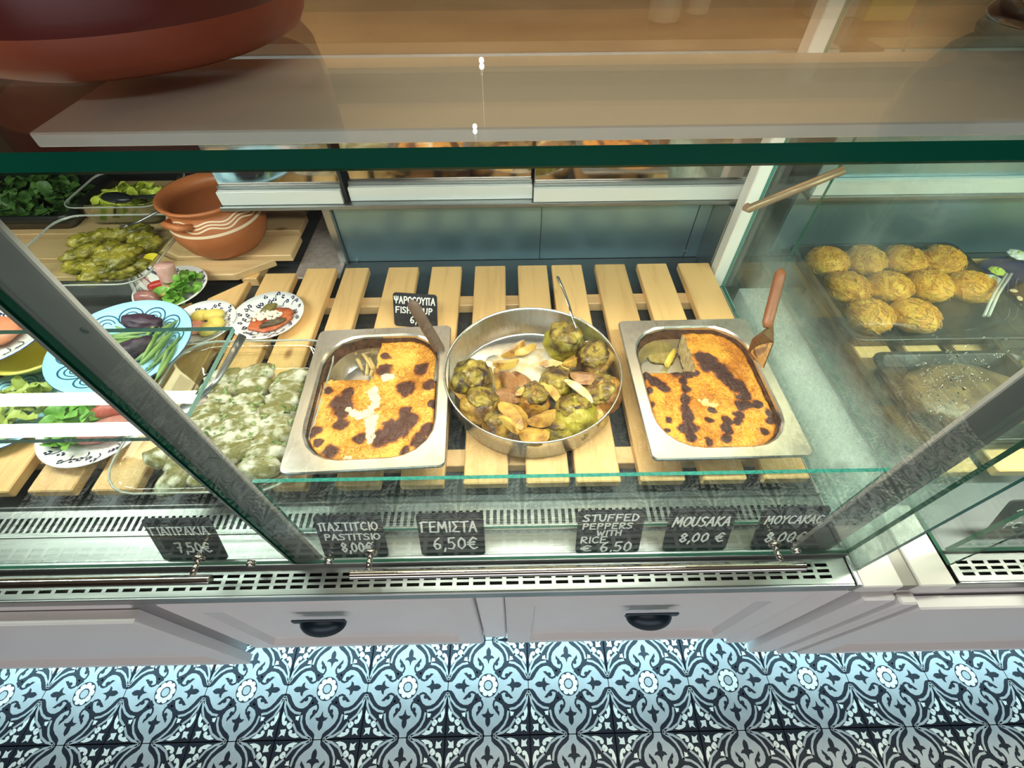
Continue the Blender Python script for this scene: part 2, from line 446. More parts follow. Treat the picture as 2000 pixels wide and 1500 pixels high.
MB().bbox(-.064, -.014, .212, .2238, .19, .571, .003).build('stile', WHITE, cab)
MB().bbox(.500, .556, .2005, .2238, .13, .571, .003).build('stile', WHITE, cab)
cl = thing('drawer_cabinet', (-1.1, .6, 0), 'white cabinet with a plain recessed front under the corner showcase', 'cabinet')
MB().bbox(-1.75, -.612, .197, .96, .16, .572, .003).build('carcass', WHITE, cl)
MB().box(-1.7, -.63, .42, .94, 0, .159).build('plinth', MATS['plinth_dark'], cl)
d = MB(); shaker(d, -1.35, -.60, .150, .562, .175, .045); d.build('drawer', WHITE, cl)
cr = thing('drawer_cabinet', (1.1, .6, 0), 'white cabinet with recessed front under the pastry showcase', 'cabinet')
MB().bbox(.618, 1.75, .196, .96, .16, .572, .003).build('carcass', WHITE, cr)
MB().box(.64, 1.7, .42, .94, 0, .159).build('plinth', MATS['plinth_dark'], cr)
d = MB(); shaker(d, .652, 1.45, .15, .562, .172, .05); d.build('drawer', WHITE, cr)
MB().bbox(.563, .6175, .185, .25, .10, .571, .004).build('corner_post', WHITE, cr)
MB().bbox(.62, .648, .178, .1955, .12, .571, .003).build('stile', WHITE, cr)
MB().bbox(.835, .862, .180, .1955, .575, .583, .001).build('catch', mat('dark_catch', (.05, .05, .05), .5), cr)

# ================================================================== SHOWCASE (corner + middle in one run)
case = thing('display_case', (0, .6, .573), 'long steel and glass refrigerated showcase filled with cooked dishes', 'display case')
# deck
MB().bbox(-1.75, .548, .352, 1.06, .575, .600, .002).build('deck', DARKDECK, case)
MB().bbox(-1.75, -.47, 1.06, 1.75, .575, .600, .002).build('corner_deck', DARKDECK, case)
def slotted(mb, x0, x1, y0, y1, z, t, slots_x, slots_y, top=None):
    """plate pierced by a grid of rectangular holes given as (lo,hi) lists"""
    xs = [x0]+[v for s in slots_x for v in s]+[x1]; ys = [y0]+[v for s in slots_y for v in s]+[y1]
    for j in range(len(ys)-1):
        if j % 2 == 0: mb.box(xs[0], xs[-1], ys[j], ys[j+1], z-t, z)
        else:
            for i in range(0, len(xs)-1, 2): mb.box(xs[i], xs[i+1], ys[j], ys[j+1], z-t, z)
    return mb
# outer ventilated ledge with three rows of slots
def ledge(parent, x0, x1):
    mb = MB(); sx = []; x = x0+.012
    while x+.02 < x1-.008: sx.append((x, x+.0195)); x += .0262
    slotted(mb, x0, x1, .203, .2465, .600, .002, sx, [(.2115, .2165), (.2205, .2255), (.2295, .2345)])
    mb.build('slotted_ledge', STEEL, parent)
    MB().bbox(x0, x1, .199, .203, .574, .600, .0012).build('nosing', STEELD, parent)
    MB().box(x0, x1, .2035, .2465, .5745, .590).build('vent_trough', DARKSLOT, parent)
ledge(case, -1.75, .540)
# inner return-air grille and sloping front plate
mb = MB(); sx = []; x = -1.6
while x < .52: sx.append((x, x+.0062)); x += .0118
slotted(mb, -1.75, .545, .300, .349, .604, .002, sx, [(.308, .334)])
mb.build('return_grille', STEEL, case)
MB().box(-1.75, .545, .300, .349, .575, .590).build('air_duct', DARKSLOT, case)
MB().bbox(-1.75, .545, .349, .3515, .5755, .612, .0008).build('deck_lip', STEEL, case)
MB().bbox(-1.75, .545, .2575, .300, .575, .602, .0012).build('front_plate', STEEL, case)
MB().bbox(-1.75, .545, .2466, .2575, .574, .607, .0015).build('glass_channel', STEELD, case)
MB().bbox(-1.75, .545, .2442, .2463, .5995, .6130, .0005).build('glass_bead', STEEL, case)
MB().bbox(-.356, .530, .2965, .2988, .6022, .6090, .0005).build('stop_bead', ALU, case)
# front panes
def button(parent, x, z, y):
    mb = MB(); L = []
    for r, yy in ((.0001, -.0095), (.0045, -.0095), (.0065, -.008), (.0072, -.0005)):
        L.append([(x+r*cos(2*pi*i/18), y+yy, z+r*sin(2*pi*i/18)) for i in range(18)])
    mb.loops(L, 0, True, True, True); return mb.build('mount_button', CHROME, parent)
def bar_handle(parent, x0, x1, z, y, posts):
    mb = MB()
    mb.tube([(x0, y-.035, z), (x0+.001, y-.035, z), (x1-.001, y-.035, z), (x1, y-.035, z)], .0072, 16)
    h = mb.build('handle_bar', CHROME, parent)
    for p in posts:
        MB().tube([(p, y-.0285, z), (p, y-.0062, z)], .0042, 12).build('post', CHROME, h)
        MB().tube([(p, y-.006, z), (p, y-.0002, z)], .0088, 16).build('washer', CHROME, h)
p1 = pane('front_pane', case, -1.70, -.3475, .2465, .2525, .6075, 1.2415, GLASS, EDGE, 'y')
bar_handle(p1, -1.30, -.445, .654, .2465, (-1.25, -.475))
button(p1, -.408, .628, .2465)
p2 = pane('front_pane', case, -.3435, .5460, .2465, .2525, .6075, 1.2415, GLASS, EDGE, 'y')
bar_handle(p2, -.236, .432, .664, .2465, (-.212, .400))
button(p2, -.285, .632, .2465); button(p2, .444, .640, .2465)
# grey support bars behind the glass, with screw holes
def support(parent, x0, x1):
    b = MB().bbox(x0, x1, .2545, .2605, .603, 1.2405, .0012).build('support_bar', GREYBAR, parent)
    MB().bbox(x0-.012 if x0 < 0 else x1+.001, x0-.001 if x0 < 0 else x1+.012, .2545, .2775, .603, 1.2405, .001).build('bar_flange', GREYBAR, parent)
    for z in (.70, .72, .93, 1.12):
        MB().tube([((x0+x1)/2+.012, .2536, z), ((x0+x1)/2+.012, .2544, z)], .0028, 10).build('screw', STEELD, b)
support(case, -.352, -.308); support(case, .456, .508)
# low glass stop between the bars
pane('glass_stop', case, -.356, .530, .2990, .3045, .6045, .787, GLASS, EDGET, 'y')
# top glass
pane('top_glass', case, -1.75, .600, .246, .62, 1.243, 1.2535, GLASST, EDGE, 'z')
# lamp canopies under the top glass
def canopy(x0, x1, y0, y1):
    c = MB().bbox(x0, x1, y0, y1, 1.234, 1.2425, .001).build('lamp_canopy', mat('canopy_white', (.78, .74, .70), .4, .1), case)
    MB().bbox(x0+.02, x1-.02, y0+.03, y1-.03, 1.229, 1.2338, .001).build('diffuser', mat('lamp_diffuser', (.9, .9, .9), .4), c)
canopy(-.288, .452, .297, .432); canopy(-1.70, -.372, .47, .605)
# interior glass shelf in the corner section
sh = pane('glass_shelf', case, -1.6, -.370, .281, .456, .925, .932, GLASS, EDGES, 'z')
for x in (-1.55, -.9): MB().box(x-.004, x+.004, .2775, .2800, .915, .935).build('shelf_clip', STEEL, sh)
# back wall, side cheek and sliding doors
bw = MB().bbox(-.43, .548, 1.060, 1.075, .600, .795, .001).build('back_panel', STEELB, case)
for px, py in ((697, 508), (1338, 491), (1412, 488)):
    p = PY(px, py, 1.058)
    MB().tube([(p.x, 1.055, p.z), (p.x, 1.0597, p.z)], .0035, 10).build('rivet', CHROME, bw)
for xx in (.09, .485): MB().box(xx-.0008, xx+.0008, 1.0588, 1.0599, .602, .790).build('seam', DARKSLOT, bw)
MB().bbox(-.452, -.431, 1.045, 1.075, .600, .795, .002).build('corner_post', STEELD, case)
MB().bbox(-.56, -.44, .985, 1.30, .6005, .606, .001).build('reflection_plate', mat('steel_pink_reflection', (.72, .62, .57), .45, .5, (.55, .47, .44), 60, 4, bump=.5, bscale=150), case)  # added plate; the deck steel's pinkish reflection is put into its colour
MB().bbox(.520, .547, .967, 1.058, .6005, .794, .001).build('side_cheek', STEELD, case)
rail = MB().bbox(-.655, .575, .985, 1.075, .795, .806, .002).build('door_track', STEEL, case)
MIRROR = mat('door_mirror', (.62, .56, .52), .06, 1., (.56, .50, .47), 4, 3)
for x0, x1, dy in ((-.650, -.372, 0), (-.358, .062, .012), (.064, .575, -.004)):
    dr = MB().bbox(x0, x1, .992+dy, 1.004+dy, .8065, .838, .001).build('sliding_door', ALUW, case)
    MB().bbox(x0, x1, 1.004+dy+.0005, 1.012+dy, .8065, .846, .0008).build('door_frame', STEEL, dr)
    MB().bbox(x0+.002, x1-.002, 1.0125+dy, 1.0185+dy, .8065, 1.080, .001).build('door_panel', MIRROR, dr)
MB().tube([(-.365, 1.0, .808), (-.365, 1.0, .845), (-.385, 1.03, 1.08)], .004, 8).build('door_seal', DARKSLOT, case)
MB().bbox(-1.75, .62, .995, 1.06, 1.082, 1.095, .002).build('door_header', STEELD, case)
# right side glass, misted, with its white frame post
pane('side_glass', case, .5500, .5580, .2235, .93, .603, 1.2415, FOG, EDGET, 'x')
MB().bbox(.5230, .5600, .9305, .966, .6005, 1.2, .002).build('frame_post', WHITEP, case)
MB().bbox(.5495, .5605, .30, .930, .575, .6025, .001).build('side_sill', WHITEP, case)
dr = MB(); rnd = random.Random(5); dc_ = ray(1850, 752)*(.5488/ray(1850, 752).x)+Vector((0, 0, CAM_H))
for k in range(230):
    yy, zz_, q = rnd.gauss(dc_.y, .022), rnd.gauss(dc_.z, .030), rnd.uniform(.0007, .0022)
    if yy > .27: blob(dr, (.5497-q*.3, yy, zz_), (q*.6, q, q*1.15), k, .1, 2, 8, 6)
dr = dr.build('condensation_drops', glass('water_drop', (.92, .96, .95), .16), case, fix=False); dr['kind'] = 'stuff'
a, b = PY(1462, 408, .70), PY(1648, 332, .70)
rd = MB().tube([a+Vector((-.006, 0, .004)), a, a.lerp(b, .5), b], .007, 12); rd.build('bronze_stay', mat('bronze', (.30, .21, .13), .4, .5), case)
# end caps
ec = MB().bbox(.5415, .5490, .1985, .3, .573, .6035, .0015).build('end_trim', STEELD, case)
MB().bbox(.5495, .614, .1965, .2995, .5735, .602, .002).build('end_cap', WHITEP, case)

# ================================================================== PASTRY SHOWCASE
pc = thing('display_case', (1.2, .6, .573), 'neighbouring misted glass showcase with syrup pastries in it', 'display case')
MB().bbox(.640, .698, .1965, .33, .5735, .602, .002).build('end_cap', WHITEP, pc)
MB().bbox(.6145, .6395, .1980, .42, .5735, .598, .001).build('gap_trim', GREYBAR, pc)
ledge(pc, .706, 1.75)
MB().bbox(.706, 1.75, .247, 1.06, .575, .600, .002).build('deck', DARKDECK, pc)
pane('side_glass', pc, .6990, .7055, .227, .95, .603, 1.2415, GLASS, EDGE, 'x')
pp = pane('front_pane', pc, .7075, 1.72, .2465, .2525, .6075, 1.2415, GLASS, EDGE, 'y')
button(pp, .80, .70, .2465)
pane('top_glass', pc, .6006, 1.75, .246, .62, 1.243, 1.2535, GLASST, EDGE, 'z')
MB().bbox(.72, 1.75, 1.060, 1.075, .600, .80, .001).build('back_panel', STEELB, pc)
dt = MB(); sx = []; x = .74
while x < 1.6: sx.append((x, x+.018)); x += .030
MB().bbox(.70, 1.75, .985, 1.075, .800, .812, .002).build('door_track', STEEL, pc)
MB().bbox(.705, 1.75, .990, 1.003, .8125, .848, .001).build('sliding_door', ALUW, pc)
vt = MB()
for x in sx: vt.box(x[0], x[1], 1.0585, 1.0596, .784, .792)
vt = vt.build('vent_slots', DARKSLOT, pc)
MB().bbox(.705, 1.75, 1.004, 1.010, .8125, 1.08, .001).build('door_panel', STEELB, pc)
MB().bbox(.72, 1.75, .297, .432, 1.234, 1.2425, .001).build('lamp_canopy', MATS['canopy_white'], pc)
MB().bbox(.70, 1.75, .995, 1.06, 1.082, 1.095, .002).build('door_header', STEELD, pc)

# ================================================================== DUCKBOARDS
def duckboard(label, slats, bars, z0=.6005, axis='Y'):
    xs = [v for s in slats for v in s[:2]]; ys = [v for s in slats for v in s[2:4]]
    t = thing('duckboard', ((min(xs)+max(xs))/2, (min(ys)+max(ys))/2, z0), label, 'duckboard')
    for s in slats:
        x0, x1, y0, y1 = s[:4]
        mb = MB().bbox(x0, x1, y0, y1, z0+.0248, z0+.0445, .0022)
        if len(s) > 4:   # mitred end: shift one corner
            (side, amt) = s[4]
            if side == 'yl': mb.v = [(x, y-amt*(x1-x)/(x1-x0) if y > (y0+y1)/2 else y, z) for x, y, z in mb.v]
            if side == 'xb': mb.v = [(x-amt*(y1-y)/(y1-y0) if x > (x0+x1)/2 else x, y, z) for x, y, z in mb.v]
        # own origin in the middle so that the grain follows each board
        c = Vector(((x0+x1)/2, (y0+y1)/2, z0+.034)); mb.v = [(a-c.x, b-c.y, d-c.z) for a, b, d in mb.v]
        o = mb.build('slat', PINE if axis == 'Y' else PINEX, t, local=True); o.location = c-Vector(t.location)
    for x0, x1, y0, y1 in bars:
        c = Vector(((x0+x1)/2, (y0+y1)/2, z0+.0125))
        o = MB().bbox(x0-c.x, x1-c.x, y0-c.y, y1-c.y, -.0122, .0122, .0015).build('crossbar', PINEX if axis == 'Y' else PINE, t, local=True)
        o.location = c-Vector(t.location)
    return t
ZS = .645
def sl(a, b, y0=.364, y1=.973):
    A, B = PZ(a, 518, ZS).x, PZ(b, 518, ZS).x
    return (A, B, y0, y1)
duckboard('pine duckboard with a narrow slat, under the pastitsio pan and stuffed peppers',
          [sl(602, 659), sl(676, 722), sl(760, 818), sl(844, 902), sl(928, 987), sl(1011, 1068)],
          [(-.50, .100, .41, .445), (-.50, .100, .845, .88)])
duckboard('pine duckboard of four slats under the moussaka pan beside misted glass',
          [sl(1077, 1136), sl(1162, 1221), sl(1245, 1303), sl(1326, 1387)],
          [(.115, .52, .41, .445), (.115, .52, .845, .88)])
duckboard('pine duckboard under the glass dish of pale rolls and the salad plate',
          [(-.607-.0, -.53, .364, .955), (-.715, -.639, .364, .93, ('yl', .07)), (-.823, -.747, .364, .85, ('yl', .05)),
           (-.931, -.855, .364, .78), (-1.039, -.963, .364, .78), (-1.147, -1.071, .364, .78), (-1.26, -1.18, .364, .78)],
          [(-1.26, -.533, .43, .465), (-1.26, -.535, .70, .735)])
duckboard('pine duckboard running lengthwise under the terracotta pot and dolmades',
          [(-1.5, -.60, .952, 1.013, ('xb', .085)), (-1.5, -.565, 1.030, 1.122), (-1.5, -.575, 1.145, 1.225), (-1.5, -.59, 1.25, 1.33), (-1.5, -.6, 1.355, 1.44)],
          [(-.68, -.64, .96, 1.43), (-1.4, -1.36, .955, 1.43)], axis='X')
pb = duckboard('pine duckboard inside the pastry showcase, mostly under dark trays',
          [(.74+.108*i, .816+.108*i, .37, .975) for i in range(9)],
          [(.74, 1.68, .45, .485), (.74, 1.68, .85, .885)])

# ================================================================== GN PANS
def gn_pan(label, corners):
    P = [PZ(*c, .710) for c in corners]           # BL BR FR FL
    c = (P[0]+P[1]+P[2]+P[3])/4; e = (P[2]-P[3]).normalized(); yaw = atan2(e.y, e.x)
    t = thing('gastronorm_pan', (c.x, c.y, .6455), label, 'food pan', 'half size steel food pans', (0, 0, yaw))
    hx, hy = .1325, .1625; Z = .0645; mb = MB()
    mb.loops([rr(0, 0, hx, hy, .011, Z-.006), rr(0, 0, hx+.0005, hy+.0005, .012, Z-.002), rr(0, 0, hx-.0015, hy-.0015, .0105, Z)], 0, True)
    mb.loops([rr(0, 0, hx-.0015, hy-.0015, .0105, Z), rr(0, 0, hx-.019, hy-.019, .073, Z)], 0, False)
    mb.loops([rr(0, 0, hx-.019, hy-.019, .073, Z), rr(0, 0, hx-.0225, hy-.0225, .070, Z-.003)], 0, True)
    mb.loops([rr(0, 0, hx-.0225, hy-.0225, .070, Z-.003), rr(0, 0, hx-.029, hy-.029, .066, Z-.050), rr(0, 0, hx-.040, hy-.040, .058, .0015)], 0, True)
    mb.poly([p[:2] for p in rr(0, 0, hx-.040, hy-.040, .058, 0)], .0015, 0)
    mb.loops([rr(0, 0, hx-.002, hy-.002, .0105, Z-.006), rr(0, 0, hx-.022, hy-.022, .07, Z-.006), rr(0, 0, hx-.028, hy-.028, .066, Z-.05), rr(0, 0, hx-.040, hy-.040, .058, 0)], 0, True, False, True)
    mb.build('tray', mat('pan_steel', (.72, .72, .70), .27, .95, (.50, .47, .44), 9, 5, (.45, .75)), t, local=True, fix=False)
    cr = MB()
    # baked-on crust round the inner wall
    n = len(rr(0, 0, 1, 1, .1, 0))
    L = [[], []]
    for k, (a, zz) in enumerate(((.0245, Z-.009), (.0272, Z-.03))):
        for i, p in enumerate(rr(0, 0, hx-a, hy-a, .069, zz)):
            L[k].append((p[0], p[1], p[2]+(.004*noise.noise(Vector((p[0]*60, p[1]*60, 1))) if k == 0 else 0)))
    cr.loops(L, 0, True).build('baked_crust', mat('baked_crust', (.055, .022, .012), .6, 0, (.14, .06, .03), 60, 4), t, local=True, fix=False)
    return t, c, yaw
def food_mat(name, gold, gold2, burn, cream, bscale=160, bstr=.9):
    m = bpy.data.materials.new(name); nt, b, out = nodes(m)
    at = nt.nodes.new('ShaderNodeAttribute'); at.attribute_name = 'tone'
    sep = nt.nodes.new('ShaderNodeSeparateColor'); nt.links.new(at.outputs['Color'], sep.inputs[0])
    mp = tc(nt)
    n = nt.nodes.new('ShaderNodeTexNoise'); n.inputs['Scale'].default_value = 70; n.inputs['Detail'].default_value = 6; n.inputs['Roughness'].default_value = .65
    nt.links.new(mp.outputs[0], n.inputs['Vector'])
    n0 = nt.nodes.new('ShaderNodeTexNoise'); n0.inputs['Scale'].default_value = 190; n0.inputs['Detail'].default_value = 4; n0.inputs['Distortion'].default_value = 1.5
    nt.links.new(mp.outputs[0], n0.inputs['Vector'])
    nb = nt.nodes.new('ShaderNodeTexNoise'); nb.inputs['Scale'].default_value = 17; nb.inputs['Detail'].default_value = 3; nt.links.new(mp.outputs[0], nb.inputs['Vector'])
    av = nt.nodes.new('ShaderNodeMath'); av.operation = 'MULTIPLY_ADD'; av.inputs[1].default_value = .55; nt.links.new(n0.outputs['Fac'], av.inputs[0])
    av2 = nt.nodes.new('ShaderNodeMath'); av2.operation = 'MULTIPLY'; av2.inputs[1].default_value = .45; nt.links.new(nb.outputs['Fac'], av2.inputs[0]); nt.links.new(av2.outputs[0], av.inputs[2])
    g = ramp(nt, [(.39, tuple(c*.60 for c in gold)), (.47, gold), (.56, gold2)]); nt.links.new(av.outputs[0], g.inputs[0])
    def thr(ch, lo, hi):
        a = nt.nodes.new('ShaderNodeMath'); a.operation = 'MULTIPLY_ADD'; a.inputs[1].default_value = 1.3
        nt.links.new(n.outputs['Fac'], a.inputs[0]); nt.links.new(sep.outputs[ch], a.inputs[2])
        a2 = nt.nodes.new('ShaderNodeMath'); a2.operation = 'MULTIPLY_ADD'; a2.inputs[1].default_value = .9
        nt.links.new(n0.outputs['Fac'], a2.inputs[0]); nt.links.new(a.outputs[0], a2.inputs[2])
        r = nt.nodes.new('ShaderNodeMapRange'); r.inputs[1].default_value = lo; r.inputs[2].default_value = hi
        nt.links.new(a2.outputs[0], r.inputs[0]); return r
    r1 = thr(0, 1.45, 2.0)
    mid = tuple(g_*.45+b_*.55 for g_, b_ in zip(gold, burn))
    rc = ramp(nt, [(0., (1, 1, 1)), (.45, (.62, .42, .30)), (.75, tuple(min(1, b_/g_) for g_, b_ in zip(gold, burn))), (1., tuple(min(1, b_/g_*.8) for g_, b_ in zip(gold, burn)))])
    nt.links.new(r1.outputs[0], rc.inputs[0])
    m1 = nt.nodes.new('ShaderNodeMix'); m1.data_type = 'RGBA'; m1.blend_type = 'MULTIPLY'; m1.inputs[0].default_value = 1.
    nt.links.new(g.outputs[0], m1.inputs[6]); nt.links.new(rc.outputs[0], m1.inputs[7])
    r2 = thr(1, 1.78, 2.0)
    m2 = nt.nodes.new('ShaderNodeMix'); m2.data_type = 'RGBA'
    nt.links.new(r2.outputs[0], m2.inputs[0]); nt.links.new(m1.outputs[2], m2.inputs[6]); m2.inputs[7].default_value = (*cream, 1)
    nt.links.new(m2.outputs[2], b.inputs['Base Color'])
    n2 = nt.nodes.new('ShaderNodeTexNoise'); n2.inputs['Scale'].default_value = bscale; n2.inputs['Detail'].default_value = 5
    nt.links.new(mp.outputs[0], n2.inputs['Vector'])
    bp = nt.nodes.new('ShaderNodeBump'); bp.inputs['Strength'].default_value = bstr; bp.inputs['Distance'].default_value = .003
    nt.links.new(n0.outputs['Fac'], bp.inputs['Height']); nt.links.new(bp.outputs[0], b.inputs['Normal'])
    b.inputs['Roughness'].default_value = .5
    MATS[name] = m
    return m
def casserole(name, label, cat, c, yaw, xcut, ycut, burns, creams, zt, fmat, ox, oy, sc):
    N = 110; hx, hy, r = .1065, .1365, .066
    def bound(a):
        d = Vector((cos(a), sin(a))); lo, hi = 0, .3
        for _ in range(22):
            k = (lo+hi)/2; qx, qy = max(abs(d.x*k)-(hx-r), 0), max(abs(d.y*k)-(hy-r), 0)
            if (abs(d.x*k) < hx and abs(d.y*k) < hy and hypot(qx, qy) < r): lo = k
            else: hi = k
        return lo
    M = Matrix.Rotation(yaw, 3, 'Z')
    B = [(PZ(ox+x*sc, oy+y*sc, zt).xy, PZ(ox+(x+q)*sc, oy+y*sc, zt).xy) for x, y, q in burns]
    B = [(p, (p-q).length) for p, q in B]
    K = [(PZ(ox+x*sc, oy+y*sc, zt).xy, PZ(ox+(x+q)*sc, oy+y*sc, zt).xy) for x, y, q in creams]
    K = [(p, (p-q).length) for p, q in K]
    vs = []; tone = []; keep = []
    for j in range(N+1):
        for i in range(N+1):
            u, v = 2*i/N-1, 2*j/N-1; k = max(abs(u), abs(v))
            if k < 1e-6: p = Vector((0, 0, 0))
            else:
                # square to rounded rectangle
                a = atan2(v*hy, u*hx); e = bound(a); q = hypot(u*hx, v*hy)/k
                f = k**1.0
                p = Vector((u*hx, v*hy, 0))*(1+(e/q-1)*f**3)
            w = M @ p; wx, wy = c.x+w.x, c.y+w.y
            nz = noise.fractal(Vector((wx*55, wy*55, 3.)), 1., 2.2, 4); n1 = noise.noise(Vector((wx*14, wy*14, 9.)))
            bn = 0.; ck = 0.
            wob = .006*noise.noise(Vector((wx*70, wy*70, 1)))
            for P, R in B:
                dd = hypot(wx-P.x, wy-P.y)+wob
                bn = max(bn, min(1, max(0, 1.75-dd/R)))
            for P, R in K:
                dd = hypot(wx-P.x, wy-P.y)+wob
                ck = max(ck, min(1, max(0, 1.7-dd/R)))
            edge = max(0, (k-.94)/.06)
            z = .0030*nz+.0022*n1-.004*max(0, ck-.3)+.0012*bn-.004*edge*edge
            vs.append((p.x, p.y, zt-.6455+z)); tone.append((bn, ck, 0, 1))
            jit = .004*noise.noise(Vector((wx*60, wy*60, 5)))
            keep.append(not (wx+jit < xcut and wy+jit > ycut))
    fs = []
    for j in range(N):
        for i in range(N):
            q = (j*(N+1)+i, j*(N+1)+i+1, (j+1)*(N+1)+i+1, (j+1)*(N+1)+i)
            if sum(keep[x] for x in q) >= 3: fs.append(q)
    cnt = {}
    for f in fs:
        for a, b in zip(f, f[1:]+f[:1]): cnt[(a, b)] = 1
    bnd = [(a, b) for (a, b) in cnt if (b, a) not in cnt]
    mi = [0]*len(fs); sm = [True]*len(fs); low = {}
    for a, b in bnd:
        for x in (a, b):
            if x not in low:
                low[x] = []
                prev = None
                for h in (.33, .66, 1.):
                    s_ = 1-.07*h
                    low[x].append(len(vs)); vs.append((vs[x][0]*s_, vs[x][1]*s_, vs[x][2]*(1-h)+.004*h)); tone.append((0, 0, 0, 1))
        A, Bq = [a]+low[a], [b]+low[b]
        for k in range(3):
            fs.append((A[k], A[k+1], Bq[k+1], Bq[k])); mi.append(1); sm.append(False)
    me = bpy.data.meshes.new(name); me.from_pydata(vs, [], fs)
    me.materials.append(fmat); me.materials.append(mat('casserole_side', (.70, .56, .30), .55, 0, (.42, .28, .12), 90, 5, bump=.4, bscale=200))
    me.polygons.foreach_set('material_index', mi); me.polygons.foreach_set('use_smooth', sm)
    ca = me.color_attributes.new('tone', 'FLOAT_COLOR', 'POINT')
    ca.data.foreach_set('color', [x for t in tone for x in t])
    me.update()
    o = bpy.data.objects.new(name, me); COL.objects.link(o); o.location = (c.x, c.y, .6455); o.rotation_euler = (0, 0, yaw)
    return tag(o, label, cat)
panL, cL, yL = gn_pan('steel food pan holding pastitsio, beside the glass dish of pale rolls', [(625, 645), (877, 636), (872, 908), (545, 925)])
panR, cR, yR = gn_pan('steel food pan holding moussaka, next to the misted side glass', [(1210, 628), (1470, 625), (1578, 885), (1268, 893)])
GOLD = food_mat('pastitsio_crust', (.66, .26, .022), (.88, .50, .09), (.10, .028, .010), (.90, .80, .52))
GOLD2 = food_mat('moussaka_crust', (.60, .20, .014), (.84, .40, .045), (.060, .016, .009), (.90, .66, .26))
zt = .697
casserole('pastitsio', 'golden pastitsio with a pale cross-shaped crack, one portion missing', 'pasta bake', cL, yL,
    PZ(737, 700, zt).x, PZ(670, 742, zt).y,
    [(400,860,95),(380,1040,60),(160,1105,55),(190,1210,38),(300,1285,65),(560,1160,55),(450,755,45),(280,750,40),(970,720,75),(1170,690,50),(960,940,60),(1000,1000,80),(850,1100,100),(740,1160,85),(930,1070,90),(1080,1180,70),(1160,1090,60),(960,1285,40),(1110,550,55),(780,560,60),(790,440,40),(1200,850,40),(110,820,45),(400,930,60)],
    [(675,730,46),(690,800,52),(675,870,50),(640,930,46),(600,940,48),(550,955,44),(500,940,42),(450,905,30),(665,985,55),(660,1040,52),(655,1090,50),(650,1140,44),(648,1190,36),(640,1250,16),(450,1340,30),(790,620,40),(840,615,30)],
    zt, GOLD, 580, 600, .22)
casserole('moussaka', 'golden moussaka with dark scorched streaks, one portion missing', 'casserole', cR, yR,
    PZ(1347, 690, zt).x, PZ(1300, 727, zt).y,
    [(640,490,65),(720,500,75),(700,570,75),(820,610,80),(880,680,65),(960,750,75),(1020,800,65),(1060,870,65),(1040,960,60),(1100,950,55),(1180,950,45),(1020,1050,45),(1000,1110,40),(900,1110,50),(900,1190,60),(900,1270,55),(500,640,55),(400,640,50),(480,720,45),(490,800,45),(490,900,50),(500,990,52),(520,1080,55),(530,1170,75),(540,1260,55),(480,1190,55),(100,680,45),(170,730,55),(250,770,50),(310,810,40),(130,820,28),(160,950,45),(340,1105,36),(725,1315,42),(720,1100,35),(760,1000,38),(1300,1030,35),(1330,1110,45),(1270,1210,40),(320,1210,28),(600,640,40)],
    [(690,920,50),(760,945,40),(640,900,25)], zt, GOLD2, 1240, 600, .2)
# leftovers in the emptied corners
PASTA = mat('pasta', (.80, .62, .27), .45, 0, (.62, .44, .16), 60, 3)
def scrap(name, pts, r, m, label, cat, group=None):
    P = [PZ(*p) for p in pts]; c = P[0]
    mb = MB().tube([q-c for q in P], r, 8, rs=[(r*.75, r)]+[(r*.8, r*1.3)]*(len(P)-2)+[(r*.6, r*.8)])
    o = mb.build(name, m); o.location = c; return tag(o, label, cat, group)
zb = .653
scrap('pasta_shred', [(631, 738, .664), (633, 716, .672), (648, 697, .678), (672, 684, .679), (697, 690, .672)], .0045, PASTA, 'curled pasta sheet stuck along the emptied corner of the pastitsio pan', 'pasta')
for i, pts in enumerate(([(690, 690, zb+.004), (699, 703, zb+.004), (708, 722, zb+.004)], [(712, 690, zb+.006), (720, 708, zb+.006), (716, 732, zb+.005)], [(722, 700, zb+.010), (730, 716, zb+.010), (724, 735, zb+.008)], [(703, 686, zb+.012), (716, 700, zb+.012), (728, 722, zb+.012)])):
    scrap('macaroni_tube', pts, .0042, PASTA, ['short macaroni tube lying apart on bare pan steel', 'macaroni tube leaning on the cut face of the pastitsio', 'macaroni tube pressed into the corner of the cut pastitsio', 'macaroni tube on top of the other loose macaroni'][i], 'pasta', 'loose macaroni')
scrap('potato_stick', [(1302, 713, .659), (1309, 700, .660), (1318, 684, .661)], .0068, mat('potato_yellow', (.80, .62, .10), .45), 'yellow potato stick lying in the emptied corner of the moussaka pan', 'potato')
OIL = mat('oily_residue', (.34, .24, .06), .18, 0, (.50, .38, .14), 90, 4, bump=.5)
for px, py, rx, seed, lab in ((1290, 690, .03, 3, 'oily film of scraps on the floor of the moussaka pan'), (668, 715, .018, 5, 'oily scraps on the floor of the pastitsio pan')):
    p = PZ(px, py, .6495); mb = MB(); L = []
    pts = [(rx*(1+.35*noise.noise(Vector((cos(a)*2, sin(a)*2, seed))))*cos(a)*1.1, rx*(1+.35*noise.noise(Vector((cos(a)*2, sin(a)*2, seed))))*sin(a), 0) for a in [2*pi*i/30 for i in range(30)]]
    mb.loops([pts, [(x*.8, y*.8, .0016) for x, y, z in pts], [(x*.3, y*.3, .0012) for x, y, z in pts]], 0, True, True, True)
    o = mb.build('oil_residue', OIL); o.location = p; tag(o, lab, 'food scraps')

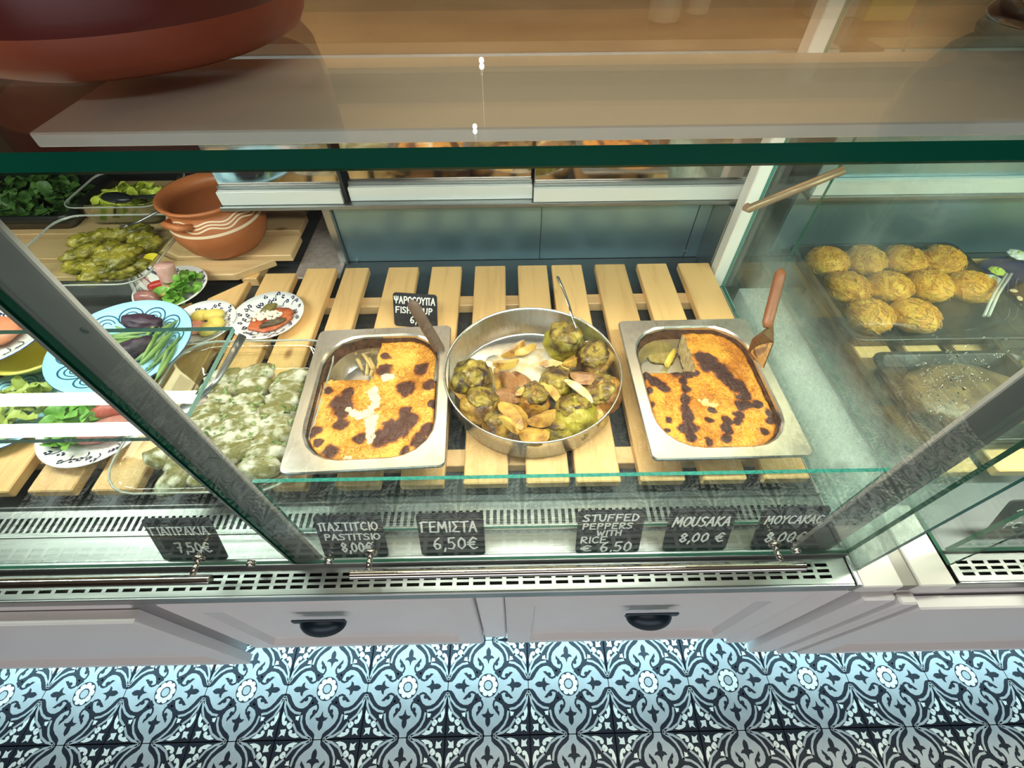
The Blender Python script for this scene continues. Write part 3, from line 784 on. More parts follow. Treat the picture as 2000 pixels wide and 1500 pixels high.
# ---- spatulas and spoon
def flat_handle(mb, a, b, w, t, n=14, round_end=True):
    a, b = Vector(a), Vector(b); ax = (b-a).normalized(); side = ax.cross(Vector((0, -1, .35))).normalized(); up = side.cross(ax)
    L = []
    for i in range(n+1):
        k = i/n; s = 1.
        if round_end and k > .9: s = sqrt(max(.02, 1-((k-.9)/.1)**2*.96))
        if k < .08: s = .6+.4*k/.08
        p = a.lerp(b, k)
        L.append([p+side*(w*s*cos(q))+up*(t*s*sin(q)) for q in [2*pi*m/16 for m in range(16)]])
    mb.loops(L, 0, True, True, True)
WOODH = mat('oiled_wood', (.30, .11, .045), .45, 0, (.22, .075, .03), 12, 4, stretch=(1, 1, .2))
WOODG = mat('worn_dark_wood', (.15, .095, .065), .5, 0, (.10, .06, .04), 14, 4)
t = thing('spatula', PZ(862, 690, .70), 'spatula with a dark worn wooden handle standing in the pastitsio', 'spatula')
mb = MB(); flat_handle(mb, PZ(862, 688, .705), PZ(801, 586, .815), .0115, .0065); mb.build('handle', WOODG, t)
a = PZ(863, 692, .708); mb = MB()
mb.bbox(a.x-.012, a.x+.006, a.y-.060, a.y-.002, .662, .700, .001); mb.build('blade', STEEL, t)
t = thing('spatula', PZ(1490, 715, .70), 'spatula with a reddish wooden handle and crusted blade in the moussaka', 'spatula')
mb = MB(); flat_handle(mb, PZ(1497, 640, .775), PZ(1527, 524, .845), .0105, .0075); mb.build('handle', WOODH, t)
P = [PZ(1489, 650, .772), PZ(1510, 632, .772), PZ(1511, 668, .745), PZ(1487, 728, .702), PZ(1460, 690, .705), PZ(1470, 662, .735)]
cc = sum(P, Vector())/len(P); nrm = Vector((0, -.0015, .0007))
mb = MB(); mb.loops([[p+nrm for p in P], [p-nrm for p in P]], 0, False, True, True); bl = mb.build('blade', mat('rusty_steel', (.20, .10, .05), .4, .5, (.32, .17, .07), 40, 3), t)
Q = [p+nrm*2.2+(cc-p)*.16 for p in P[2:]]; cq = sum(Q, Vector())/len(Q)
mb = MB(); mb.loops([Q, [q+nrm*1.5+(cq-q)*.35 for q in Q]], 0, True, False, True); mb.build('food_crust', mat('stuck_crust', (.42, .20, .05), .6, 0, (.55, .30, .08), 60, 4, bump=.6), bl)
t = thing('serving_spoon', PZ(1150, 690, .66), 'steel serving spoon leaning in the pan of stuffed peppers', 'spoon')
P = [PZ(1089, 541, .790), PZ(1100, 565, .780), PZ(1112, 598, .765), PZ(1121, 630, .748), PZ(1130, 652, .727), PZ(1143, 668, .708)]
MB().tube(P, .004, 10, rs=[(.0022, .0055), (.002, .005), (.0018, .0042), (.0018, .0036), (.002, .0034), (.0022, .0040)]).build('handle', CHROME, t)
p = PZ(1152, 686, .695); mb = MB()
blob(mb, p, (.020, .012, .030), 2, 0, 1, 16, 10, rot=Matrix.Rotation(radians(-25), 3, 'Y')); mb.build('bowl', CHROME, t)

# ================================================================== ROUND PAN WITH STUFFED PEPPERS
rp = thing('round_pan', (.045, .566, .6455), 'round aluminium baking pan of stuffed peppers and potatoes between two food pans', 'baking pan')
mb = MB(); mb.lathe([(.0, .0022), (.150, .0022), (.1555, .006), (.1620, .066), (.1640, .0695), (.1662, .0700), (.1668, .068), (.1655, .0655), (.1640, .062), (.1575, .006), (.152, 0), (0, 0)], 72, (.045, .566, .6455))
mb.build('pan_body', ALU, rp, fix=False)
mb = MB(); pts = [(.045+(.11*(1+.25*noise.noise(Vector((cos(a)*2, sin(a)*2, 4)))))*cos(a)+.0, .60+(.085*(1+.3*noise.noise(Vector((cos(a)*3, sin(a)*3, 8)))))*sin(a), .6482) for a in [2*pi*i/40 for i in range(40)]]
cx = Vector((.045, .60, .6488))
mb.loops([pts, [tuple(Vector(p).lerp(cx, .3)) for p in pts]], 0, True, True, True)
mb.build('pan_juice', mat('pan_juice', (.70, .56, .30), .25, .0, (.82, .78, .66), 35, 5, (.40, .56)), rp)
def mottle(name, stops, scale, bump, rough=.35, coat=.15, bscale=70):
    m = bpy.data.materials.new(name); nt, b, out = nodes(m); mp = tc(nt, (1, 1, 1), True)
    n = nt.nodes.new('ShaderNodeTexNoise'); n.inputs['Scale'].default_value = scale; n.inputs['Detail'].default_value = 6; n.inputs['Distortion'].default_value = .8
    nt.links.new(mp.outputs[0], n.inputs['Vector'])
    r = ramp(nt, stops); nt.links.new(n.outputs['Fac'], r.inputs[0]); nt.links.new(r.outputs[0], b.inputs['Base Color'])
    n2 = nt.nodes.new('ShaderNodeTexNoise'); n2.inputs['Scale'].default_value = bscale; n2.inputs['Detail'].default_value = 5; n2.inputs['Distortion'].default_value = 1.2
    nt.links.new(mp.outputs[0], n2.inputs['Vector'])
    bp = nt.nodes.new('ShaderNodeBump'); bp.inputs['Strength'].default_value = bump; bp.inputs['Distance'].default_value = .006
    nt.links.new(n2.outputs['Fac'], bp.inputs['Height']); nt.links.new(bp.outputs[0], b.inputs['Normal'])
    b.inputs['Roughness'].default_value = rough; b.inputs['Coat Weight'].default_value = coat; b.inputs['Coat Roughness'].default_value = .15
    return m
PM = [mottle('roast_pepper_green', [(.36, (.04, .018, .006)), (.45, (.15, .11, .010)), (.55, (.30, .23, .018)), (.66, (.42, .32, .05))], 24, .8),
      mottle('roast_pepper_brown', [(.34, (.04, .014, .005)), (.46, (.16, .075, .012)), (.57, (.34, .18, .02)), (.68, (.44, .29, .05))], 24, .8),
      mottle('roast_pepper_olive', [(.32, (.07, .04, .008)), (.43, (.22, .18, .012)), (.55, (.34, .29, .022)), (.68, (.46, .36, .06))], 20, .7),
      mottle('roast_pepper_orange', [(.34, (.06, .02, .008)), (.46, (.24, .09, .012)), (.57, (.42, .19, .02)), (.68, (.40, .28, .05))], 22, .8)]
CHAR = mottle('charred_skin', [(.36, (.04, .016, .006)), (.47, (.17, .10, .015)), (.57, (.32, .23, .03)), (.68, (.46, .34, .07))], 40, 1.0, .32, .2, 90)
def pepper(px, py, z, r, k, tilt, seed, label):
    p = PZ(px, py, z); r *= 1.16
    t = thing('stuffed_pepper', (p.x, p.y, z-r*.55), label, 'stuffed pepper', 'roast stuffed peppers')
    R = Matrix.Rotation(radians(tilt[1]), 3, 'Z') @ Matrix.Rotation(radians(tilt[0]), 3, 'X')
    def fn(th, ph):
        w = noise.fractal(Vector((cos(ph)*sin(th)*5, sin(ph)*sin(th)*5, cos(th)*2+seed)), 1., 2., 3)
        return (1+.05*cos(4*ph+seed))*(1+.05*w)*(1-.08*max(0, cos(th))**4)
    mb = MB(); blob(mb, (0, 0, r*.55), (r, r, r*.98), seed, .13, 1.8, 48, 30, fn, rot=R); mb.build('body', PM[k], t, local=True)
    mb = MB(); c = R @ Vector((0, 0, r*.66))
    blob(mb, (c.x, c.y, c.z+r*.55), (r*.80, r*.80, r*.36), seed+9, .16, 2.6, 44, 20, lambda th, ph: (1+.06*cos(7*ph+seed*2)*sin(th))*(1-.22*max(0, cos(th))**10), rot=R); mb.build('lid', CHAR, t, local=True)
    c = R @ Vector((0, 0, r*.93)); mb = MB()
    mb.tube([(c.x*.9, c.y*.9, c.z*.9+r*.55), (c.x*1.03, c.y*1.03, c.z*1.02+r*.55)], r*.13, 8); mb.build('stem', mat('pepper_stem', (.10, .07, .02), .6), t, local=True)
for q in ((1101, 668, .700, .034, 2, (0, 0), 1, 'upright stuffed pepper with a wrinkled lid beside the serving spoon'),
          (921, 741, .690, .033, 0, (38, 60), 2, 'dark green stuffed pepper tipped against the pan wall, beside empty metal'),
          (938, 795, .682, .031, 1, (20, 150), 3, 'browned pepper below the dark green one against the wall'),
          (1160, 703, .692, .031, 1, (15, -30), 4, 'blistered pepper under the spoon bowl with a potato on it'),
          (1086, 752, .684, .029, 0, (0, 0), 5, 'wrinkled green pepper beside the pale cut potato wedge'),
          (1174, 770, .688, .033, 3, (25, -70), 6, 'orange-brown pepper with a green top against the pan wall'),
          (1123, 815, .688, .034, 2, (30, -160), 7, 'bright green pepper with a charred side, near the pan rim'),
          (1086, 842, .680, .024, 0, (20, 170), 8, 'small wrinkled pepper between the round potato half and bright green pepper'),
          (1042, 781, .680, .027, 3, (10, 90), 9, 'orange pepper buried among potato wedges in the pan centre'),
          (972, 832, .678, .025, 1, (20, 200), 10, 'pale brown pepper tucked under potato wedges near the rim')):
    pepper(*q)
def wedge_mesh(seed, L=.036, W=.017, D=.016):
    mb = MB(); n = 16; Ls = []
    sec = [(0, 1.), (.55, .50), (1., .05), (.85, -.22), (.45, -.42), (0, -.5), (-.45, -.42), (-.85, -.22), (-1., .05), (-.55, .50)]
    for i in range(n+1):
        t = -1+2*i/n; s = max(.10, (1-abs(t)**2.6))**.55; y0 = -.007*(1-t*t)
        row = []
        for k, (a, b) in enumerate(sec):
            q = 1+.10*noise.noise(Vector((t*2.5, k*1.7, seed*3.3)))
            row.append((t*L, y0+W*s*a*q, D*s*b*q))
        Ls.append(row)
    mb.loops(Ls, 0, False, True, True)
    return mb
POT = [mottle('roast_potato_%d' % i, [(.34, c0), (.47, c1), (.60, c2)], 26, .35, .42, .15, 60) for i, (c0, c1, c2) in enumerate((((.20, .075, .015), (.46, .24, .04), (.58, .36, .08)), ((.26, .11, .02), (.54, .31, .055), (.66, .44, .10)), ((.14, .05, .02), (.32, .14, .045), (.42, .22, .08)), ((.50, .26, .08), (.76, .56, .26), (.84, .70, .42))))]
WM = [wedge_mesh(i, L, W, D).mesh('potato_wedge', [POT[m]]) for i, (L, W, D, m) in enumerate(((.030, .013, .013, 0), (.027, .011, .012, 1), (.028, .015, .013, 2), (.036, .010, .010, 3), (.035, .019, .014, 1), (.026, .018, .014, 0)))]
WL = ['potato wedge lying back-most on the bare pan floor', 'browned potato wedge with a curled end on the bare pan floor', 'yellow potato chunk at the edge of the bare pan floor', 'upright potato slice beside the dark green tipped pepper',
      'reddish-brown potato slice beside the bare pan floor', 'darkest brown folded potato slice beside the bare pan floor', 'yellow boat-shaped potato wedge above the orange pepper', 'narrow golden potato strip between orange pepper and green pepper', 'flat brown potato piece above the largest wedge', 'largest golden potato wedge on the peppers near the rim',
      'straight potato stick lying along the largest wedge', 'golden potato wedge pointing at the pale cut one', 'round potato half against the near pan rim', 'browned potato wedge in front of the upright pepper', 'golden potato stick leaning on the upright pepper', 'fat brown potato wedge on the blistered pepper',
      'palest cut potato wedge lying across the peppers', 'small pale potato end wedged beside the pan wall', 'narrow reddish potato wedge squeezed between dark pepper and pan wall']
for i, (cx_, cy_, z, ang, roll_, mi) in enumerate(((560, 545, .668, 35, 10, 0), (650, 552, .668, 25, -15, 1), (505, 648, .672, 8, 20, 1), (432, 780, .676, 95, 15, 1), (505, 800, .690, 115, -10, 2), (610, 800, .690, 120, 10, 2), (685, 890, .704, -168, 25, 1), (850, 890, .704, 128, 10, 1), (500, 930, .692, 170, -5, 2), (550, 1065, .712, 125, 10, 4), (515, 1140, .706, 138, -25, 1), (785, 1070, .715, 30, 15, 0), (725, 1205, .708, -10, 5, 5), (880, 690, .688, 165, 10, 0), (1020, 620, .698, 40, 20, 1), (1120, 755, .722, -5, 0, 2), (1065, 875, .722, 126, 30, 3), (1200, 1060, .690, 110, 15, 5), (120, 880, .684, 130, 30, 0))):
    o = bpy.data.objects.new('potato_wedge', WM[mi]); COL.objects.link(o)
    p = PZ(860+cx_*.2533, 540+cy_*.2533, z)
    o.location = (p.x, p.y, z-.004); o.rotation_euler = (radians(roll_), radians((i*37) % 17-8), radians(ang))
    tag(o, WL[i], 'potato', 'roast potato wedges')

# ================================================================== BACK SERVICE COUNTER
sc_ = thing('service_counter', (0, 1.35, 0), 'brown service counter top running behind the showcase doors', 'counter')
BROWN = mat('brown_counter', (.042, .028, .016), .6, 0, (.032, .021, .012), 3, 4, stretch=(1, 8, 8))
MB().bbox(-2.2, 2.2, 1.10, 1.62, 1.045, 1.072, .003).build('counter_top', BROWN, sc_)
MB().bbox(-2.2, 2.2, 1.62, 1.66, 1.045, 1.112, .004).build('upstand', STEELD, sc_)
MB().bbox(-2.2, 2.2, 1.78, 1.86, 0, 1.0445, .003).build('base', BROWN, sc_)
MB().bbox(-2.2, 2.2, 1.62, 1.78, 1.0, 1.0445, .003).build('bracket_rail', BROWN, sc_)
bk = thing('back_shelf', (0, 2.3, 0), 'dark brown panelled back unit behind the service counter', 'shelf unit')
DKB = mat('dark_unit', (.08, .055, .034), .4, 0, (.085, .06, .038), 3, 4, stretch=(1, 1, 6))
MB().bbox(-2.4, 2.4, 2.2, 2.58, 0, 1.5, .004).build('carcass', DKB, bk)
for z in (.86, .99, 1.12, 1.27): MB().bbox(-2.4, 2.4, 2.175, 2.1995, z, z+.018, .002).build('rail', mat('bronze_rail', (.40, .30, .18), .35, .6), bk)
ws = thing('light_shaping_shelf', (0, 2.45, 1.92), 'unseen dark shelf added with a warm fill light under it', 'shelf')  # unseen shelf, added to grade the wall glow mirrored in the top glass
MB().bbox(-2.3, 2.3, 2.32, 2.5995, 1.92, 1.95, .003).build('board', DKB, ws)
MB().bbox(-2.3, 2.3, 2.405, 2.475, 1.908, 1.9195, .002).build('fill_housing', STEELD, ws)
MB().bbox(-2.3, 2.3, 2.30, 2.3195, 1.815, 1.95, .003).build('light_shield', DKB, ws)  # added board that hides the fill light from the top glass
# bare spot bulbs whose glints show in the top glass
for bx, by in ((940, 112), (927, 242)):
    g_ = PZ(bx, by, 1.2535); d_ = ray(bx, by); d_ = Vector((d_.x, d_.y, -d_.z)); k_ = (2.2-g_.y)/d_.y; p_ = g_+d_*k_
    t = thing('spot_lamp', (p_.x, p_.y, p_.z), 'small bare spot lamp hanging behind the service counter', 'lamp', 'spot lamps behind the counter')
    MB().lathe([(0, 0), (.006, .001), (.010, .007), (.009, .016), (.005, .0195)], 16, cap1=True).build('bulb', emit('warm_bulb', (1, .93, .8), 18.), t, local=True, fix=False)
    MB().lathe([(.005, .02), (.006, .03), (.003, .04), (.0008, .044), (.0008, 2.8-p_.z-.001)], 12, cap0=True, cap1=True).build('holder', STEELD, t, local=True)
# things standing on the service counter
def at(px, py, Y): return PY(px, py, Y)
def can(label, px, r, h, Y, m, name='jar', cat='jar', grp='jars on the service counter'):
    p = at(px, 60, Y); t = thing(name, (p.x, Y, 1.0722), label, cat, grp)
    MB().lathe([(0, 0), (r*.95, 0), (r, .004), (r, h*.82), (r*.8, h*.90), (r*.8, h)], 24, (0, 0, 0), cap1=True).build('body', m, t, local=True)
    MB().lathe([(r*.86, h), (r*.88, h*1.02), (r*.88, h*1.12), (0, h*1.14)], 24, (0, 0, 0), cap0=True).build('lid', mat('jar_lid', (.62, .52, .36), .4), t, local=True)
PALE = mat('pale_jar', (.50, .40, .28), .35)
can('pale lidded jar on the service counter, beside a shorter jar', 1290, .035, .10, 1.30, PALE)
can('shorter pale jar beside the taller one on the service counter', 1350, .028, .08, 1.36, PALE)
p = at(1712, 40, 1.30); t = thing('storage_box', (p.x, 1.30, 1.0722), 'tall yellow box standing on the service counter', 'box')
YEL = mat('yellow_card', (.50, .36, .03), .5, 0, (.42, .30, .03), 14, 3)
MB().bbox(-.05, .05, -.03, .03, 0, .22, .003).build('box_body', YEL, t, local=True)
MB().bbox(-.051, .051, -.031, .031, .2205, .24, .002).build('lid', YEL, t, local=True)
p = at(1610, 40, 1.36); t = thing('storage_box', (p.x, 1.36, 1.0722), 'white plastic tub beside the yellow box on the service counter', 'tub')
TUB = mat('white_tub', (.55, .52, .48), .4)
MB().loops([rr(0, 0, .07, .05, .015, 0), rr(0, 0, .078, .056, .018, .11), rr(0, 0, .084, .062, .02, .112), rr(0, 0, .084, .062, .02, .12)], 0, True, True, True).build('tub_body', TUB, t, local=True)
MB().loops([rr(0, 0, .086, .064, .02, .1205), rr(0, 0, .086, .064, .02, .13)], 0, True, True, True).build('lid', TUB, t, local=True)

# ================================================================== POTS ON THE TOP GLASS
TERRA = mat('terracotta', (.33, .065, .022), .5, 0, (.26, .05, .02), 12, 4, bump=.08)
GLAZE = mat('maroon_glaze', (.085, .010, .009), .3, 0, (.12, .016, .012), 7, 3, coat=.15)
t = thing('casserole_pot', (-.283, .454, 1.2537), 'large terracotta casserole with a maroon glazed upper wall on the top glass', 'pot')
mb = MB(); mb.lathe([(0, 0), (.108, 0), (.118, .004), (.1235, .012), (.125, .022), (.1255, .027)], 64); mb.build('base', TERRA, t, local=True, fix=False)
mb = MB(); mb.lathe([(.1255, .027), (.1275, .035), (.129, .09), (.127, .13), (.133, .142), (.136, .150), (.130, .152), (.122, .14), (.118, .05), (.10, .012), (0, .010)], 64); mb.build('glazed_wall', GLAZE, t, local=True, fix=False)
for s_ in (-1, 1):
    MB().tube([(s_*.127, -.03, .105), (s_*.155, -.025, .112), (s_*.162, 0, .114), (s_*.155, .025, .112), (s_*.127, .03, .105)], .009, 10).build('handle', GLAZE, t, local=True)
t = thing('glazed_jug', (.445, .462, 1.2537), 'dark maroon glazed jug foot standing on the top glass', 'jug')
mb = MB(); mb.lathe([(0, 0), (.040, 0), (.043, .006), (.040, .012), (.052, .022), (.068, .05), (.072, .085), (.060, .12), (.040, .14), (.042, .16)], 48, cap1=True); mb.build('body', mat('dark_glaze', (.025, .006, .006), .22, 0, (.04, .01, .008), 9, 3, coat=.4), t, local=True, fix=False)
MB().tube([(.04, 0, .15), (.085, 0, .14), (.10, 0, .10), (.07, 0, .06)], .008, 10).build('handle', MATS['dark_glaze'], t, local=True)

# ================================================================== PLATES AND DISHES
PORC = mat('white_porcelain', (.82, .83, .84), .18, coat=.3)
NAVY = mat('navy_print', (.02, .025, .07), .3)
BLUEP = mat('pale_blue_ceramic', (.34, .66, .84), .22, 0, (.42, .72, .86), 6, 3, coat=.3)
BLUER = mat('cobalt_rim', (.03, .10, .34), .25, coat=.3)
def plate(name, label, c, r, tilt=(0, 0, 0), m=PORC, rim=None, style='floral', grp=None, seed=1, parts=True):
    t = thing(name, c, label, 'plate', grp, tilt)
    prof = [(0, 0), (r*.58, 0), (r*.60, .002), (r*.62, .003), (r*.80, .010), (r*.985, .0175), (r, .0185), (r*.99, .0198), (r*.80, .0125), (r*.64, .0062), (0, .0055)]
    n = len(prof)-1
    mb = MB(); mb.lathe(prof, 48, mis=[0]*5+[1, 1]+[0]*(n-7)); mb.build('dish', [m, rim or m], t, local=True, fix=False)
    def h(q): return .0062 if q < r*.64 else (.0062+(q-r*.64)/(r*.16)*.0063 if q < r*.8 else .0125+(q-r*.8)/(r*.19)*.0073)
    pr = MB(); rnd = random.Random(seed)
    if style == 'floral':
        for k in range(34):
            a = 2*pi*k/34+rnd.uniform(-.08, .08); q = r*rnd.uniform(.68, .93); x, y = q*cos(a), q*sin(a); s_ = r*.038
            for i in range(5):
                b = 2*pi*i/5+rnd.random()
                pr.poly([(x+s_*cos(b)+s_*.62*cos(2*pi*j/7), y+s_*sin(b)+s_*.62*sin(2*pi*j/7)) for j in range(7)], 0)
            if k % 2 == 0:
                P = [(x+s_*3.2*u*cos(a+1.4+u), y+s_*3.2*u*sin(a+1.4+u)) for u in (.3, .7, 1.1, 1.5)]
                pr.ribbon(P, r*.02, 0)
    elif style == 'scallop':
        for k in range(12):
            a0 = 2*pi*k/12
            for rad, w in ((.20, .020), (.13, .016), (.07, .014)):
                P = [((r*.66+rad*r*sin(u)*1.0)*cos(a0+.26*cos(u)*rad/.2), (r*.66+rad*r*sin(u))*sin(a0+.26*cos(u)*rad/.2)) for u in [pi*i/12 for i in range(13)]]
                pr.ribbon(P, r*w, 0)
        for k in range(8):
            a0 = 2*pi*k/8
            P = [((r*.28+.2*r*sin(u))*cos(a0+.36*cos(u)), (r*.28+.2*r*sin(u))*sin(a0+.36*cos(u))) for u in [pi*i/10 for i in range(11)]]
            pr.ribbon(P, r*.018, 0)
    if pr.v:
        pr.v = [(x, y, h(hypot(x, y))+.0006+z) for x, y, z in pr.v]
        pr.build('painted_pattern', NAVY if style == 'floral' else mat('teal_line', (.01, .10, .22), .3), t, local=True, fix=False)
    return t
# --- leaves (one shared mesh) for salads
def leaf_mesh(seed, L=.022, W=.012, curl=.6):
    mb = MB(); n, m_ = 8, 4; vs = []
    for i in range(n+1):
        t = i/n; w = W*sin(pi*min(1, t*.92+.06))**.8
        for j in range(m_+1):
            u = 2*j/m_-1
            x = t*L; y = u*w*(1+.2*noise.noise(Vector((t*6, u*3, seed)))); z = L*.35*sin(t*pi*curl)+.25*w*u*u+.0018*noise.noise(Vector((t*9, u*5, seed+3)))
            vs.append((x, y, z))
    fs = [(i*(m_+1)+j, i*(m_+1)+j+1, (i+1)*(m_+1)+j+1, (i+1)*(m_+1)+j) for i in range(n) for j in range(m_)]
    mb.add(vs, fs, 0, True)
    return mb
def leaf_pile(name, label, cat, c, rx, ry, n, m, seed, L=.022, hgt=.02, rotz=0.):
    """a heap of loose leaves, too many to count"""
    rnd = random.Random(seed); mb = MB()
    for k in range(n):
        a, q = rnd.uniform(0, 2*pi), sqrt(rnd.random())
        lm = leaf_mesh(rnd.random()*50, L*rnd.uniform(.7, 1.3), L*.55*rnd.uniform(.7, 1.2), rnd.uniform(.4, .9))
        R = Matrix.Rotation(rnd.uniform(0, 2*pi), 3, 'Z') @ Matrix.Rotation(rnd.uniform(-.7, .5), 3, 'Y') @ Matrix.Rotation(rnd.uniform(-.5, .5), 3, 'X')
        o = Vector((q*rx*cos(a), q*ry*sin(a), hgt*(1-q*q)*rnd.random()+.004))
        mb.add([R @ Vector(v)+o for v in lm.v], lm.f, 0, True)
    zmin = min(v[2] for v in mb.v); mb.v = [(x, y, z-zmin+.0005) for x, y, z in mb.v]
    o = mb.build(name, m, fix=False); o.location = c; o.rotation_euler.z = rotz
    o['kind'] = 'stuff'; return tag(o, label, cat)
LEAF = mat('fresh_leaf', (.10, .30, .03), .4, 0, (.24, .48, .08), 60, 3, trans=0)
LETT = mat('lettuce', (.42, .55, .05), .4, 0, (.62, .70, .12), 50, 3)
DILLG = mat('dark_herb', (.03, .09, .02), .5, 0, (.09, .20, .04), 60, 3)
def lump(name, label, cat, c, rad, m, seed, amp=.15, fr=2.2, rot=0., grp=None, fn=None, tilt=(0, 0)):
    mb = MB(); blob(mb, (0, 0, rad[2]*.92), rad, seed, amp, fr, 24, 14, fn)
    o = mb.build(name, m); o.location = c; o.rotation_euler = (tilt[0], tilt[1], rot); return tag(o, label, cat, grp)
def disc_piece(name, label, cat, c, r, h, m, rot=(0, 0, 0), grp=None, m2=None, taper=1.):
    mb = MB(); mb.lathe([(0, 0), (r*.97, 0), (r, h*.06), (r*taper, h*.94), (r*.96*taper, h), (0, h)], 28, mis=[1, 0, 0, 0, 1] if m2 else None)
    o = mb.build(name, [m, m2] if m2 else m, fix=False); o.location = c; o.rotation_euler = rot; return tag(o, label, cat, grp)
FG = 'floral rimmed small plates'
# plate with tomato sauce and crumbled cheese
c = PZ(526, 620, .655); c.z = .6455
plate('floral_plate', 'small floral plate with tomato sauce, grilled pepper and white cheese', c, .079, grp=FG, seed=3)
zz = c.z+.006
lump('tomato_sauce', 'spread tomato sauce on the small floral plate', 'sauce', (c.x+.008, c.y-.008, zz), (.046, .036, .0055), mat('tomato_sauce', (.50, .10, .035), .4, 0, (.62, .17, .06), 50, 4, bump=.5), 2, .25, 3., .5)
lump('grilled_pepper', 'olive green grilled pepper strip beside the white crumbled cheese', 'pepper strip', (c.x-.004, c.y+.022, zz+.005), (.020, .012, .007), mat('olive_veg', (.16, .14, .035), .4, 0, (.24, .20, .06), 40, 3), 5, .3, 2.5, 1.0, 'grilled strips')
lump('grilled_aubergine', 'dark grilled aubergine strip on the tomato sauce', 'aubergine strip', (c.x+.020, c.y-.026, zz+.006), (.028, .008, .006), mat('dark_veg', (.07, .05, .03), .4, 0, (.14, .10, .05), 40, 3), 6, .3, 2.5, .45, 'grilled strips')
mb = MB(); rnd = random.Random(4)
for k in range(70):
    a, q = rnd.uniform(0, 6.28), sqrt(rnd.random()); s_ = rnd.uniform(.0022, .0045)
    blob(mb, (.031*q*cos(a), .016*q*sin(a), .004*(1-q)+rnd.random()*.003+.003), (s_, s_, s_*.8), k, .3, 2, 7, 5)
o = mb.build('crumbled_cheese', mat('feta', (.88, .84, .70), .6), fix=False); o.location = (c.x+.002, c.y-.006, zz+.009); o.rotation_euler.z = .3; o['kind'] = 'stuff'
tag(o, 'white crumbled cheese heaped on the tomato sauce', 'cheese')
# plate with potatoes
c = PZ(398, 634, .655); c.z = .6455
plate('floral_plate', 'small floral plate with boiled potatoes and pink tarama', c, .072, grp=FG, seed=8)
BP = mat('boiled_potato', (.72, .56, .10), .4, 0, (.80, .66, .20), 20, 3)
zz = c.z+.006
for k, (dx, dy, rx, ry, rt, lab) in enumerate(((-.012, .022, .022, .016, .5, 'pale yellow potato piece behind the other potatoes'), (.014, .024, .025, .015, .3, 'largest yellow potato piece on the small floral plate'), (.030, .000, .020, .016, -.5, 'yellow potato piece at the floral rim'), (.022, -.022, .020, .018, .9, 'yellow potato piece beside the pink spread'))):
    lump('boiled_potato', lab, 'potato', (c.x+dx, c.y+dy, zz), (rx, ry, .011), BP, k+20, .10, 2, rt, 'boiled potatoes')
lump('tarama_spread', 'pink tarama spread beside the boiled potatoes', 'spread', (c.x-.012, c.y-.014, zz), (.024, .020, .009), mat('tarama', (.72, .28, .20), .5, 0, (.80, .36, .26), 50, 3, bump=.4), 31, .25)
# plate with salad, carrot and cold meat
c = PZ(337, 566, .655); c.z = .6455
plate('floral_plate', 'small floral plate of salad with a standing pink sausage piece', c, .082, grp=FG, seed=12)
zz = c.z+.0065
leaf_pile('salad_leaves', 'green salad leaves around the pink sausage piece', 'salad', (c.x+.024, c.y-.004, zz), .036, .046, 60, LEAF, 5, .024, .018)
MEAT = mat('pink_sausage', (.56, .30, .27), .45, 0, (.68, .45, .40), 45, 3)
disc_piece('sausage_piece', 'upright pink sausage piece on the salad plate', 'sausage', (c.x-.006, c.y+.014, zz+.006), .0185, .052, MEAT, (-.25, .08, 0), taper=1.12)
disc_piece('carrot_disc', 'thick orange carrot disc at the foot of the sausage', 'carrot', (c.x-.008, c.y-.012, zz+.003), .020, .010, mat('carrot', (.68, .34, .10), .45), (.15, 0, 0))
lump('tomato_piece', 'red tomato piece beside the sausage on the salad plate', 'tomato', (c.x-.036, c.y+.010, zz), (.022, .011, .011), mat('tomato', (.48, .035, .025), .3, coat=.3), 3, .1, 2, .6)
lump('onion_half', 'purplish onion half hanging over the front rim of the salad plate', 'onion', (c.x-.022, c.y-.055, zz+.008), (.026, .018, .018), mat('onion', (.22, .07, .08), .3, 0, (.40, .20, .16), 18, 3, coat=.3), 7, .08, 1.5, .1)

# glass dishes ------------------------------------------------------
def glass_dish(label, c, hx, hy, h, r=.05, yaw=0, name='glass_dish', lip=.012):
    t = thing(name, c, label, 'glass dish', None, (0, 0, yaw)); mb = MB()
    o1 = [rr(0, 0, hx*.86, hy*.86, r*.8, 0), rr(0, 0, hx*.9, hy*.9, r*.85, .004), rr(0, 0, hx, hy, r, h), rr(0, 0, hx+lip, hy+lip, r*1.05, h+.002), rr(0, 0, hx+lip, hy+lip, r*1.05, h+.006), rr(0, 0, hx-.004, hy-.004, r, h+.005), rr(0, 0, hx*.88, hy*.88, r*.8, .008)]
    mb.loops(o1, 0, True, True, True); mb.build('dish_wall', GLASSD, t, local=True)
    lp = MB(); q = rr(0, 0, hx+lip, hy+lip, r*1.05, h+.0055); lp.tube([Vector(p) for p in q]+[Vector(q[0])], .0018, 8); lp.build('rim_bead', mat('dish_rim', (.42, .46, .42), .08, 0), t, local=True)
    return t
